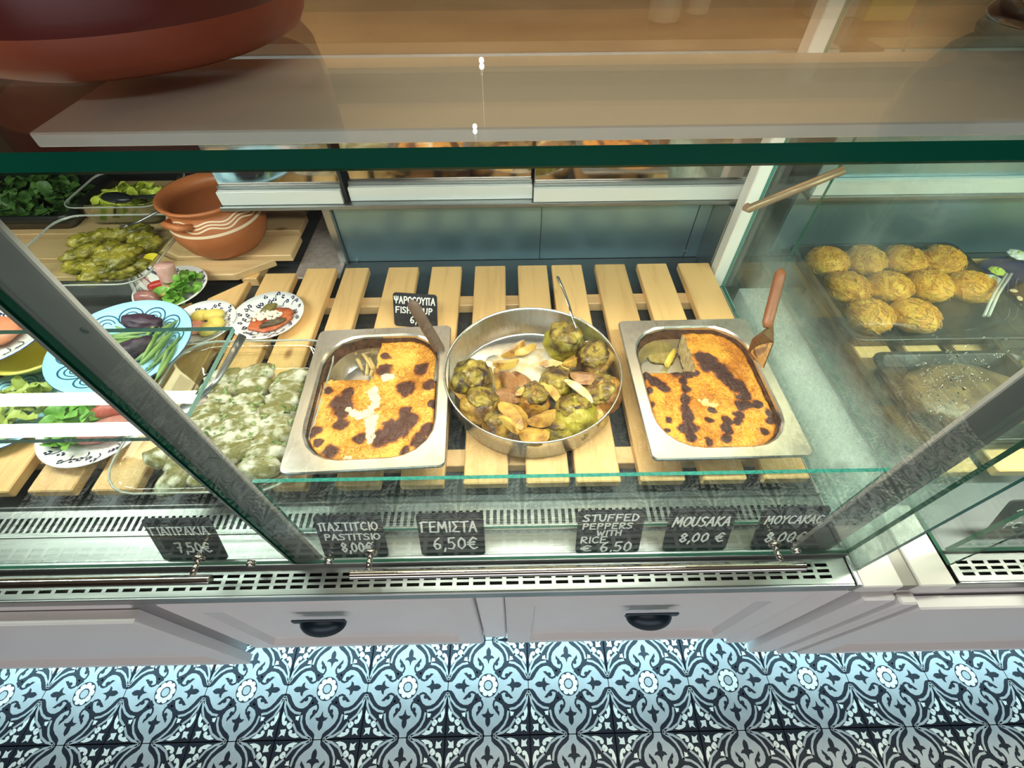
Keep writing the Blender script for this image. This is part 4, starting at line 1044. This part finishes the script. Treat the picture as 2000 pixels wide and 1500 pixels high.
# pale cabbage rolls
A, B_, C_, D_ = PZ(455, 676, .69), PZ(603, 694, .69), PZ(562, 942, .69), PZ(238, 938, .69)
cy0, cy1 = (A.y+B_.y)/2, (C_.y+D_.y)/2
cd = Vector(((C_.x+D_.x)/2-.006, (cy0+cy1)/2, .6455))
glass_dish('large glass dish of pale rolls in dill sauce beside the pastitsio pan', cd, .145, .155, .045, .06)
ROLL = mat('sauced_roll', (.21, .20, .065), .35, 0, (.68, .69, .54), 42, 5, (.46, .62), bump=.5, bscale=90, coat=.15, rnd=True)
ROLLM = []
for k in range(4):
    mb = MB(); blob(mb, (0, 0, .018), (.038, .0205, .019), k+40, .16, 2.4, 26, 14, lambda th, ph: 1.0); ROLLM.append(mb.mesh('cabbage_roll', [ROLL]))
RP = [(400,395),(700,360),(1060,400),(330,510),(680,480),(1010,510),(280,640),(600,640),(980,610),(240,735),(560,750),(900,740),(230,840),(560,850),(930,850),(340,930),(620,950),(920,960),(430,1020),(750,1050),(520,1115),(800,1130),(740,1250)]
rng = random.Random(11)
for k, (x, y) in enumerate(RP):
    p = PZ(360+x*.2, 660+y*.2, .676); o = bpy.data.objects.new('cabbage_roll', ROLLM[k % 4]); COL.objects.link(o)
    o.location = (p.x, p.y, .656+rng.uniform(0, .004)); o.rotation_euler = (rng.uniform(-.15, .15), rng.uniform(-.1, .1), rng.uniform(-.25, .35)+(.35 if k < 3 else .1))
    lab = {0: 'olive-skinned roll with the barest top, at the back of the dish', 22: 'single roll lying apart against the front wall of the dish', 1: 'plump back-row roll between two other rolls, thick with white sauce', 2: 'back-row roll touching the pastitsio pan side'}.get(k, 'pale sauced roll packed among others in the glass dish')
    tag(o, lab, 'stuffed roll', 'rolls in dill sauce')
for k, (x, y) in enumerate(((285, 875), (330, 885), (375, 905), (310, 915))):
    p = PZ(x+40, y+20, .672)
    o = bpy.data.objects.new('cabbage_roll', ROLLM[k % 4]); COL.objects.link(o); o.location = (p.x, p.y, .656); o.rotation_euler = (0, 0, .3*k)
    tag(o, 'pale sauced roll packed among others in the glass dish', 'stuffed roll', 'rolls in dill sauce')
leaf_pile('chopped_dill', 'chopped dill and white sauce flecks over the pale rolls', 'dill', (cd.x+.02, cd.y-.02, .684), .115, .12, 150, mat('dill', (.10, .20, .04), .5, 0, (.34, .42, .18), 60, 3, (.45, .55)), 9, .008, .004)
# spoon in the dish
t = thing('serving_spoon', PZ(470, 668, .70), 'grey serving spoon resting on the rim of the dish of rolls', 'spoon')
P = [PZ(474, 655, .712), PZ(455, 690, .708), PZ(425, 740, .700), PZ(395, 775, .694)]
MB().tube(P, .004, 10, rs=[(.003, .008), (.0025, .007), (.0022, .005), (.0022, .005)]).build('handle', mat('dull_spoon', (.30, .31, .32), .3, .9), t)
p = PZ(378, 790, .690); mb = MB(); blob(mb, p, (.030, .021, .006), 1, .03, 1, 18, 10, rot=Matrix.Rotation(.9, 3, 'Z')); mb.build('bowl', MATS['dull_spoon'], t)

# dolmades dish
dc = PZ(205, 500, .68); dc.z = .6455
glass_dish('glass dish of olive green dolmades in oil', (dc.x, dc.y, .6455), .165, .135, .055, .05)
DOL = mottle('vine_leaf', [(.32, (.07, .075, .008)), (.45, (.18, .17, .016)), (.57, (.30, .27, .03)), (.68, (.42, .36, .06))], 26, .8, .3, .2, 55)
DM = []
for k in range(3):
    mb = MB(); blob(mb, (0, 0, .016), (.033, .018, .017), k+70, .28, 2.6, 32, 18); DM.append(mb.mesh('dolma', [DOL]))
DP = [(960,880,.69),(1170,830,.69),(1400,810,.69),(1640,760,.69),(1690,850,.70),(880,1070,.69),(1060,1000,.70),(1280,980,.715),(1480,1010,.715),(1800,930,.69),(900,1200,.69),(1080,1180,.70),(1260,1120,.71),(1440,1120,.715),(1100,1290,.69),(1320,1250,.69),(1500,1280,.68),(1660,1200,.685)]
for k, (x, y, z) in enumerate(DP):
    p = PZ(x*.16, 320+y*.16, z); o = bpy.data.objects.new('dolma', DM[k % 3]); COL.objects.link(o)
    o.location = (p.x, p.y, max(.657, z-.030)); o.rotation_euler = (rng.uniform(-.15, .15), rng.uniform(-.1, .1), rng.uniform(.1, 1.0))
    tag(o, {8: 'shiny topmost dolma with a white glint on the pile', 3: 'dolma under the fork at the back of the dish'}.get(k, 'glossy olive dolma piled in the glass dish'), 'dolma', 'dolmades in the glass dish')
for (x, y, lab) in ((298, 508, 'lemon slice wedged at the dish wall beside the terracotta pot'), (172, 546, 'lemon slice lying low at the front of the dolmades')):
    p = PZ(x, y, .672); disc_piece('lemon_slice', lab, 'lemon', (p.x, p.y, .667), .021, .007, mat('lemon', (.84, .74, .02), .35, 0, (.88, .80, .10), 30, 3), (.5, .3, .4), 'lemon slices')
# fork across the dolmades
t = thing('serving_fork', PZ(270, 440, .71), 'thin dark serving fork lying across the dolmades', 'fork')
P = [PZ(322, 405, .745), PZ(300, 418, .738), PZ(272, 433, .728), PZ(252, 440, .722)]
MB().tube(P, .003, 8).build('handle', MATS['dull_spoon'], t)
for k in (-1, 0, 1):
    a = PZ(252, 440, .722); b = PZ(234, 444+k*4, .716); MB().tube([a, b], .0014, 6).build('tine', MATS['dull_spoon'], t)

# terracotta pot with slip stripes
pt = thing('clay_pot', (-.738, 1.085, .6455), 'round terracotta clay pot with cream wavy stripes and open mouth', 'pot')
CLAY = mat('orange_clay', (.46, .155, .05), .42, 0, (.38, .12, .04), 9, 4, bump=.06)
prof = [(0, 0), (.072, 0), (.082, .006), (.104, .030), (.118, .065), (.120, .090), (.114, .118), (.104, .138), (.099, .148), (.104, .156), (.117, .166), (.119, .171), (.112, .173), (.098, .160), (.093, .148), (.10, .13), (.11, .10), (.105, .05), (.07, .012), (0, .010)]
prof = [(r_*.94, z_*.855) for r_, z_ in prof]
MB().lathe(prof, 64).build('body', CLAY, pt, local=True, fix=False)
SLIP = mat('cream_slip', (.78, .62, .44), .5)
def rad(z):
    for (r0, z0), (r1, z1) in zip(prof[2:8], prof[3:9]):
        if z0 <= z <= z1: return r0+(r1-r0)*(z-z0)/(z1-z0)
    return .1
for zc, w, wave in ((.089, .0065, 0), (.103, .0033, .004), (.110, .003, .0033), (.1165, .003, .003)):
    mb = MB(); L = [[], []]
    for i in range(96):
        a = 2*pi*i/96; z0 = zc+wave*sin(a*9)
        for k, zz in enumerate((z0-w/2, z0+w/2)): L[k].append(((rad(zz)+.0008)*cos(a), (rad(zz)+.0008)*sin(a), zz))
    mb.loops(L, 0, True).build('slip_stripe', SLIP, pt, local=True, fix=False)
for a in (-1.95, 1.2):
    ca, sa = cos(a), sin(a); tx, ty = -sa, ca
    P = [(.095*ca+tx*d, .095*sa+ty*d, .112) for d in (-.034,)] + [(.119*ca+tx*d, .119*sa+ty*d, .120) for d in (-.02, 0, .02)] + [(.095*ca+tx*.034, .095*sa+ty*.034, .112)]
    MB().tube(P, .008, 10).build('lug_handle', CLAY, pt, local=True)
lump('stew', 'dark stew pieces inside the terracotta clay pot', 'stew', (-.738, 1.085, .6575), (.078, .078, .03), mat('stew', (.14, .06, .03), .4, 0, (.30, .18, .10), 40, 4, bump=.8), 4, .12, 4)
t = thing('tongs', (-.72, 1.08, .72), 'clear plastic tongs sticking out of the terracotta pot', 'tongs')
for k in (0, .012): MB().tube([(-.70+k, 1.06, .70), (-.668+k, 1.075, .80), (-.655+k, 1.08, .835)], .004, 8, rs=[(.006, .002)]*3).build('arm', mat('clear_plastic', (.62, .60, .58), .15), t)
# lettuce dish behind
lc = PZ(262, 388, .68); lc.z = .6455
glass_dish('glass bowl of chopped yellow-green lettuce behind the dolmades', (lc.x, lc.y, .6455), .12, .09, .06, .04, name='glass_bowl')
leaf_pile('chopped_lettuce', 'chopped yellow-green lettuce heaped in a glass bowl', 'lettuce', (lc.x, lc.y, .656), .105, .075, 260, LETT, 21, .026, .05)
p = PZ(228, 386, .735); t = thing('ladle', p, 'black plastic serving spoon lying on the lettuce', 'spoon')
mb = MB(); blob(mb, p, (.045, .020, .012), 3, .03, 1, 18, 10, rot=Matrix.Rotation(-.2, 3, 'Z')); mb.build('bowl', mat('black_plastic', (.012, .018, .018), .25), t)
MB().tube([p+Vector((.04, -.006, .004)), p+Vector((.10, -.02, .012)), p+Vector((.16, -.03, .02))], .005, 8).build('handle', MATS['black_plastic'], t)
hb = PZ(110, 385, .68); hb.x -= .06; t = thing('black_tray', (hb.x, hb.y, .6455), 'black tray of dark herbs in the corner of the showcase', 'tray')
MB().loops([rr(0, 0, .15, .11, .02, 0), rr(0, 0, .165, .125, .02, .05), rr(0, 0, .175, .135, .02, .05), rr(0, 0, .155, .115, .02, .006)], 0, True, True, True).build('tray_body', mat('black_tray', (.015, .018, .016), .35), t, local=True)
leaf_pile('herb_heap', 'dark green herbs heaped in the black tray', 'herbs', (hb.x, hb.y, .655), .14, .10, 220, DILLG, 31, .03, .07)

# big pale blue plates ------------------------------------------------
BG = 'pale blue scalloped plates'
def stand(c, h, lab):
    t = thing('yellow_bowl', (c[0], c[1], .6455), lab, 'bowl', 'yellow bowls under the plates')
    MB().lathe([(0, 0), (.05, 0), (.055, .004), (.095, h-.004), (.098, h), (.090, h), (.05, .008), (0, .007)], 40).build('bowl_wall', mat('yellow_glaze', (.62, .52, .06), .3, 0, (.70, .62, .16), 8, 3, coat=.3), t, local=True, fix=False)
bp_ = PZ(236, 672, .715)
stand((bp_.x, bp_.y+.01), .052, 'yellow bowl under the blue plate of beans and aubergine')
plate('blue_plate', 'pale blue scalloped plate with green beans and dark aubergines', (bp_.x, bp_.y, .698), .128, (.02, .03, .3), BLUEP, BLUER, 'scallop', BG)
zz = .706
AUB = mat('aubergine', (.022, .012, .032), .5, 0, (.06, .03, .05), 30, 4, bump=.5, bscale=60)
for x, y, rx, ry, rt, lab in ((277, 632, .042, .020, -.15, 'dark aubergine half at the back of the bean plate'), (262, 683, .040, .020, .75, 'dark aubergine half lying under the green beans')):
    p = PZ(x, y, .718); lump('stewed_aubergine', lab, 'aubergine', (p.x, p.y, zz), (rx, ry, .016), AUB, int(x), .22, 2.2, rt, 'stewed aubergines')
BEAN = [mat('green_bean', (.14, .26, .06), .4, 0, (.26, .40, .12), 20, 3), mat('pale_bean', (.30, .42, .18), .4, 0, (.20, .30, .12), 20, 3)]
for k in range(26):
    # beans fan from the middle, some hang down on the right
    p = PZ(rng.uniform(228, 262), rng.uniform(645, 672), .72) if k < 12 else PZ(rng.uniform(292, 330), rng.uniform(640, 715), .72)
    a = rng.uniform(-.35, .35) if k < 12 else rng.uniform(1.1, 1.8)
    Lh = rng.uniform(.035, .05); zz2 = rng.uniform(.712, .726)
    P = [Vector((Lh*(s_)*cos(a)-.006*s_*s_*sin(a), Lh*s_*sin(a)+.006*s_*s_*cos(a), -.004*s_*s_)) for s_ in (-1, -.5, 0, .5, 1)]
    mb = MB().tube(P, .0035, 7, rs=[.0012, .0034, .0036, .0034, .0012]); o = mb.build('green_bean', BEAN[k % 2])
    o.location = (p.x, p.y, zz2)
    tag(o, 'green bean in the loose bunch hanging over the plate edge' if k >= 12 else 'green bean lying between the two aubergines', 'green bean', 'green beans on the blue plate')
# plates further along
q = PZ(20, 800, .66); plate('blue_plate', 'pale blue scalloped plate holding green herb salad', (q.x, q.y, .6455), .10, (0, 0, .2), BLUEP, BLUER, 'scallop', BG)
leaf_pile('herb_salad', 'pale green herb salad on the blue scalloped plate', 'salad', (q.x+.01, q.y, .653), .06, .055, 70, mat('pale_herb', (.34, .42, .08), .45, 0, (.50, .56, .16), 40, 3), 44, .024, .015)
q = PZ(10, 660, .70); stand((q.x+.06, q.y), .050, 'yellow bowl under the plate of orange spread')
plate('floral_plate', 'white printed plate with orange spread, on a yellow bowl', (q.x-.01, q.y, .6962), .10, (0, 0, 0), PORC, BLUER, 'floral', None, 5)
lump('orange_spread', 'smooth orange spread on the white printed plate', 'spread', (q.x-.01, q.y, .703), (.055, .045, .015), mat('orange_spread', (.60, .22, .12), .4), 3, .15)
q = PZ(190, 822, .665); plate('floral_plate', 'white plate of lettuce and red cured fish, near the front grille', (q.x, q.y, .6455), .098, (0, 0, 0), PORC, PORC, 'floral', None, 15)
leaf_pile('lettuce_garnish', 'bright lettuce garnish beside the red cured fish', 'lettuce', (q.x-.034, q.y-.002, .653), .045, .055, 70, LEAF, 54, .026, .018)
for dx, dy, rx, ry, rt, sd, lab, mm in ((.02, .024, .042, .020, .5, 2, 'red cured fish fillet leaning on the lettuce garnish', (.50, .09, .07)), (.034, -.022, .050, .022, .45, 6, 'pink cured fish fillet at the plate front beside lettuce garnish', (.48, .17, .15))):
    lump('cured_fish', lab, 'fish fillet', (q.x+dx, q.y+dy, .654), (rx, ry, .017), mat('cured_fish_%d' % sd, mm, .4, 0, tuple(min(1, v*1.3) for v in mm), 30, 3), sd, .12, 2, rt, 'cured fish fillets')

# ================================================================== PASTRIES
def dark_tray(label, c, hx, hy, h=.03):
    t = thing('baking_tray', c, label, 'baking tray')
    MB().loops([rr(0, 0, hx*.93, hy*.93, .02, 0), rr(0, 0, hx*.97, hy*.97, .022, h), rr(0, 0, hx+.006, hy+.006, .025, h), rr(0, 0, hx+.006, hy+.006, .025, h+.004), rr(0, 0, hx*.955, hy*.955, .022, h+.003), rr(0, 0, hx*.91, hy*.91, .02, .005)], 0, True, True, True).build('tray_body', mat('dark_tray', (.030, .027, .026), .35, .4), t, local=True)
    MB().bbox(hx+.0065, hx+.05, -hy*.95, -hy*.55, h-.001, h+.003, .001).build('tray_lug', MATS['dark_tray'], t, local=True)
    return t
kc = (PZ(1560, 505, .67)+PZ(1835, 500, .67)+PZ(1930, 640, .67)+PZ(1600, 640, .67))/4
kc.x = .925
dark_tray('dark baking tray of golden kataifi nests behind the misted glass', (kc.x, kc.y, .6455), .205, .165)
KAT = mat('kataifi', (.80, .34, .02), .5, 0, (.94, .54, .06), 40, 5, bump=.9, bscale=160)
def nest(seed):
    mb = MB(); blob(mb, (0, 0, .026), (.055, .052, .030), seed, .10, 2.2, 28, 16)
    rnd = random.Random(seed)
    for k in range(130):
        a, b = rnd.uniform(0, 6.28), rnd.uniform(.15, 1.35); P = []
        da, db = rnd.uniform(-.5, .5), rnd.uniform(-.35, .35)
        for s_ in range(5):
            A, Bb = a+da*s_/2, b+db*s_/2; lift = 1.03+.05*sin(s_*1.4+k)
            P.append((.055*lift*cos(A)*sin(Bb), .052*lift*sin(A)*sin(Bb), .026+.030*lift*cos(Bb)))
        mb.tube(P, .0009, 4)
    return mb.mesh('kataifi_nest', [KAT])
NM = [nest(1), nest(2), nest(3)]
for k, (dx, dy) in enumerate(((-.143, .10), (-.048, .102), (.047, .10), (.140, .098), (-.140, .002), (-.045, .0), (.052, .003), (.145, -.004), (-.138, -.095), (-.042, -.098))):
    o = bpy.data.objects.new('kataifi_nest', NM[k % 3]); COL.objects.link(o); o.location = (kc.x+dx, kc.y+dy, .652); o.rotation_euler.z = k*1.3; o.scale = (.88, .88, .95)
    tag(o, {3: 'golden kataifi nest at the rear corner of the tray, clear of mist', 7: 'golden kataifi nest at the tray edge beside the navy plate'}.get(k, 'golden shredded kataifi nest packed in the dark tray'), 'pastry', 'kataifi nests')
q = PZ(1985, 560, .67); plate('navy_plate', 'dark navy plate with chocolate slice and white flowers', (PZ(1897, 545, .66).x+.138, q.y-.01, .6455), .135, (0, 0, 0), mat('navy_glaze', (.012, .022, .10), .25, 0, (.02, .035, .16), 6, 3, coat=.3), None, 'none')
cs = MB().bbox(-.05, .05, -.045, .045, 0, .022, .003); o = cs.build('chocolate_slice', mat('chocolate', (.075, .028, .012), .4, 0, (.11, .045, .02), 40, 3)); o.location = (q.x+.03, q.y-.035, .652); o.rotation_euler.z = .5; tag(o, 'flat chocolate slice on the navy plate', 'cake')
PET = mat('white_petal', (.86, .86, .80), .5); PETG = mat('green_petal', (.55, .66, .12), .5)
def flower(px, py, z, r, m, label):
    p = PZ(px, py, z); t = thing('flower', p, label, 'flower', 'flowers on the navy plate')
    for ring, n in ((1., 8), (.6, 6)):
        for k in range(n):
            a = 2*pi*k/n+ring; mb = MB(); blob(mb, (r*.55*ring*cos(a), r*.55*ring*sin(a), .004+.006*(1-ring)), (r*.36, r*.36, r*.14), k, .15, 2, 10, 6); mb.build('petal', m, t, local=True)
    mb = MB(); blob(mb, (0, 0, .008), (r*.2, r*.2, r*.2), 1, .1, 2, 8, 6); mb.build('flower_centre', PETG, t, local=True)
flower(1936, 549, .690, .022, PET, 'white flower standing at the rim of the navy plate')
flower(1945, 532, .680, .020, PETG, 'yellow-green flower behind the white rim flower')
flower(1985, 500, .670, .026, PET, 'large white flower at the back of the navy plate')
for k, (x, y) in enumerate(((1983, 565), (1995, 580), (1972, 577), (1990, 592))):
    p = PZ(x, y, .68); lump('almond_flake', 'pale almond flake on the chocolate slice', 'almond', (p.x, p.y, .6745), (.009, .006, .0015), mat('almond', (.72, .52, .32), .5), k, .05, 1, k, 'almond flakes')
# clear tongs, second tray in the mist, yellow cake
t = thing('tongs', PZ(1930, 600, .67), 'clear tongs leaning between kataifi tray and navy plate', 'tongs')
for d_ in (0, 9): MB().tube([PZ(1922+d_, 617, .70), PZ(1940+d_, 576, .705), PZ(1966+d_, 535, .715)], .003, 8).build('arm', MATS['clear_plastic'], t)
q = (PZ(1640, 700, .67)+PZ(1900, 700, .67)+PZ(1900, 860, .67)+PZ(1640, 860, .67))/4
dark_tray('dark tray of brown pastry lying deepest in the mist', (max(q.x, .885), q.y, .6455), .15, .10)
q.x = max(q.x, .885)
lump('syrup_cake', 'dark brown syrup cake in the misted tray', 'cake', (q.x-.02, q.y, .653), (.12, .075, .022), mat('syrup_cake', (.12, .065, .03), .35, 0, (.24, .15, .06), 30, 4, bump=.5), 4, .08, 3)
q2 = PZ(1995, 715, .67); dark_tray('dark tray of yellow cake beside the grey support bar', (q2.x+.105, q2.y-.01, .6455), .12, .085)
lump('yellow_cake', 'yellow semolina cake in a dark tray', 'cake', (q2.x+.095, q2.y-.012, .653), (.10, .065, .024), mat('yellow_cake', (.62, .46, .06), .5, 0, (.72, .56, .14), 30, 4, bump=.5), 9, .08, 3)

# ================================================================== PRICE TAGS
G = {
 'A': [[(0,0),(.3,1),(.6,0)],[(.12,.38),(.5,.36)]], 'Γ': [[(.05,0),(.08,.95)],[(-.02,.92),(.2,1),(.62,1)]], 'I': [[(.1,0),(.12,1)]],
 'Π': [[(.12,0),(.12,.95)],[(.55,.02),(.52,.95)],[(-.02,.92),(.3,1),(.72,.97)]], 'P': [[(.08,0),(.1,1),(.45,1),(.58,.78),(.45,.52),(.1,.5)]],
 'K': [[(.05,0),(.07,1)],[(.55,1),(.1,.5),(.6,0)]], 'Σ': [[(.58,1),(.05,.98),(.36,.52),(0,.03),(.6,0)]], 'T': [[(.3,0),(.32,.97)],[(0,.95),(.65,1)]],
 'O': [[(.3,0),(.05,.2),(0,.55),(.15,.95),(.4,1),(.6,.7),(.58,.3),(.3,0)]], 'E': [[(.55,1),(.08,.97),(.05,.02),(.58,0)],[(.07,.52),(.45,.54)]],
 'M': [[(0,0),(.08,1),(.36,.35),(.64,1),(.74,0)]], 'Y': [[(0,1),(.28,.5),(.58,1)],[(.28,.5),(.26,0)]], 'Ψ': [[(0,1),(.05,.55),(.32,.4),(.6,.55),(.66,1)],[(.33,1),(.32,0)]],
 'S': [[(.55,.9),(.3,1),(.06,.82),(.2,.58),(.48,.42),(.54,.16),(.28,0),(0,.1)]], 'U': [[(0,1),(.04,.25),(.25,0),(.5,.2),(.55,1)]], 'F': [[(.05,0),(.08,.98),(.58,1)],[(.07,.52),(.46,.54)]],
 'D': [[(.06,0),(.08,1),(.4,.92),(.6,.55),(.42,.1),(.06,0)]], 'R': [[(.08,0),(.1,1),(.45,1),(.56,.76),(.42,.54),(.1,.5),(.6,0)]], 'W': [[(0,1),(.18,0),(.38,.7),(.58,0),(.78,1)]],
 'H': [[(.05,0),(.06,1)],[(.55,0),(.56,1)],[(.05,.5),(.56,.54)]], 'C': [[(.56,.88),(.34,1),(.08,.78),(.04,.3),(.28,.02),(.58,.12)]],
 '0': [[(.25,0),(.03,.25),(.05,.7),(.26,1),(.48,.75),(.5,.3),(.25,0)]], '2': [[(.03,.78),(.25,1),(.5,.8),(.4,.5),(0,.02),(.55,0)]], '5': [[(.5,1),(.12,.98),(.08,.58),(.35,.64),(.52,.35),(.35,.03),(.02,.08)]],
 '6': [[(.46,1),(.16,.75),(.03,.35),(.2,0),(.46,.12),(.48,.4),(.25,.52),(.06,.35)]], '7': [[(0,.95),(.52,1),(.22,0)],[(.1,.5),(.48,.52)]],
 '8': [[(.27,.52),(.05,.74),(.26,1),(.48,.76),(.27,.52),(.02,.26),(.26,0),(.52,.26),(.27,.52)]], ',': [[(.1,.12),(.02,-.2)]], '€': [[(.6,.85),(.35,1),(.1,.7),(.1,.25),(.34,0),(.62,.12)],[(-.06,.58),(.46,.6)],[(-.06,.38),(.42,.4)]], ' ': [],
}
ADV = {'I': .32, 'M': .95, 'W': .98, ',': .28, ' ': .45, 'Π': .88, 'Ψ': .85}
def price_tag(label, base, w, h, lean, yaw, lines, roll_=0, cut=None):
    t = thing('price_tag', base, label, 'price tag', 'chalk price tags', (radians(lean), roll_, yaw))
    mb = MB(); mb.loops([rr(0, h/2, w/2, h/2, .007, 0), rr(0, h/2, w/2, h/2, .007, .0028), rr(0, h/2, w/2-.0006, h/2-.0006, .0066, .0032)], 0, False, True, True)
    mb.build('board', BLACK, t, local=True)
    wr = MB(); rnd = random.Random(label)
    for text, x0, y0, size, width, slant in lines:
        adv = sum(ADV.get(c, .76) for c in text); k = width/adv; x = x0
        for c in text:
            for st in G[c]:
                P = [(x+(px*k)+slant*py*size+rnd.uniform(-1, 1)*.00025, y0+py*size+rnd.uniform(-1, 1)*.0003) for px, py in st]
                wr.ribbon(P, .0026 if size < .02 else .0032, .0036)
            x += ADV.get(c, .76)*k
    wr.build('lettering', CHALK, t, local=True, fix=False)
    return t
W2 = .103; H2 = .094
def tg(label, pl, pr, lines, skew=0):
    a, b = PZ(*pl, .608), PZ(*pr, .608); w = (b-a).length
    m = (a+b)/2
    price_tag(label, (m.x, .2585, .6075), W2, H2, 70, 0, lines, roll_=skew)
tg('black price tag reading ΓΙΑΠΡΑΚΙΑ 7,50€ behind the corner pane', (320, 1098), (445, 1100), [('ΓIAΠPAKIA', -.046, .060, .017, .090, .02), ('7,50€', -.020, .020, .022, .055, .0)])
tg('black price tag reading ΠΑΣΤΙΤΣΙΟ PASTITSIO 8,00', (640, 1085), (757, 1085), [('ΠAΣTITCIO', -.046, .063, .017, .092, .02), ('PASTITSIO', -.042, .042, .013, .088, .02), ('8,00€', -.020, .014, .021, .050, 0)])
tg('black price tag reading ΓΕΜΙΣΤΑ 6,50€', (825, 1091), (947, 1090), [('ΓEMIΣTA', -.046, .056, .022, .088, .02), ('6,50€', -.030, .016, .026, .072, 0)])
tg('black price tag reading STUFFED PEPPERS WITH RICE € 6,50', (1125, 1085), (1247, 1085), [('STUFFED', -.044, .073, .014, .088, .05), ('PEPPERS', -.044, .056, .012, .080, .05), ('WITH', -.020, .041, .011, .040, .05), ('RICE', -.045, .024, .014, .044, .05), ('€', -.042, .005, .013, .018, .05), ('6,50', -.012, .003, .022, .054, .05)])
tg('black price tag reading MOUSAKA 8,00 €', (1298, 1078), (1410, 1075), [('MOUSAKA', -.044, .058, .020, .090, .15), ('8,00 €', -.028, .022, .020, .072, .1)])
tg('black price tag reading ΜΟΥΣΑΚΑΣ 8,00€ behind a handle post', (1462, 1063), (1582, 1065), [('MOYCAKAC', -.044, .060, .017, .090, .12), ('8,00€', -.034, .018, .022, .066, .1)])
price_tag('black price tag reading ΨΑΡΟΣΟΥΠΑ FISH SOUP, behind the pastitsio pan', (-.205, .752, .6455), .098, .075, 62, -.12, [('ΨAPOCOYΠA', -.046, .052, .015, .092, .04), ('FISH SOUP', -.044, .031, .013, .084, .04), ('6,50', -.012, .009, .015, .040, .04)])
price_tag('dark price tag behind the glass of the pastry showcase', (.83, .272, .6075), .10, .085, 72, 0, [('2,00€', -.03, .050, .016, .060, .05), ('PC', -.03, .022, .014, .026, .05)])
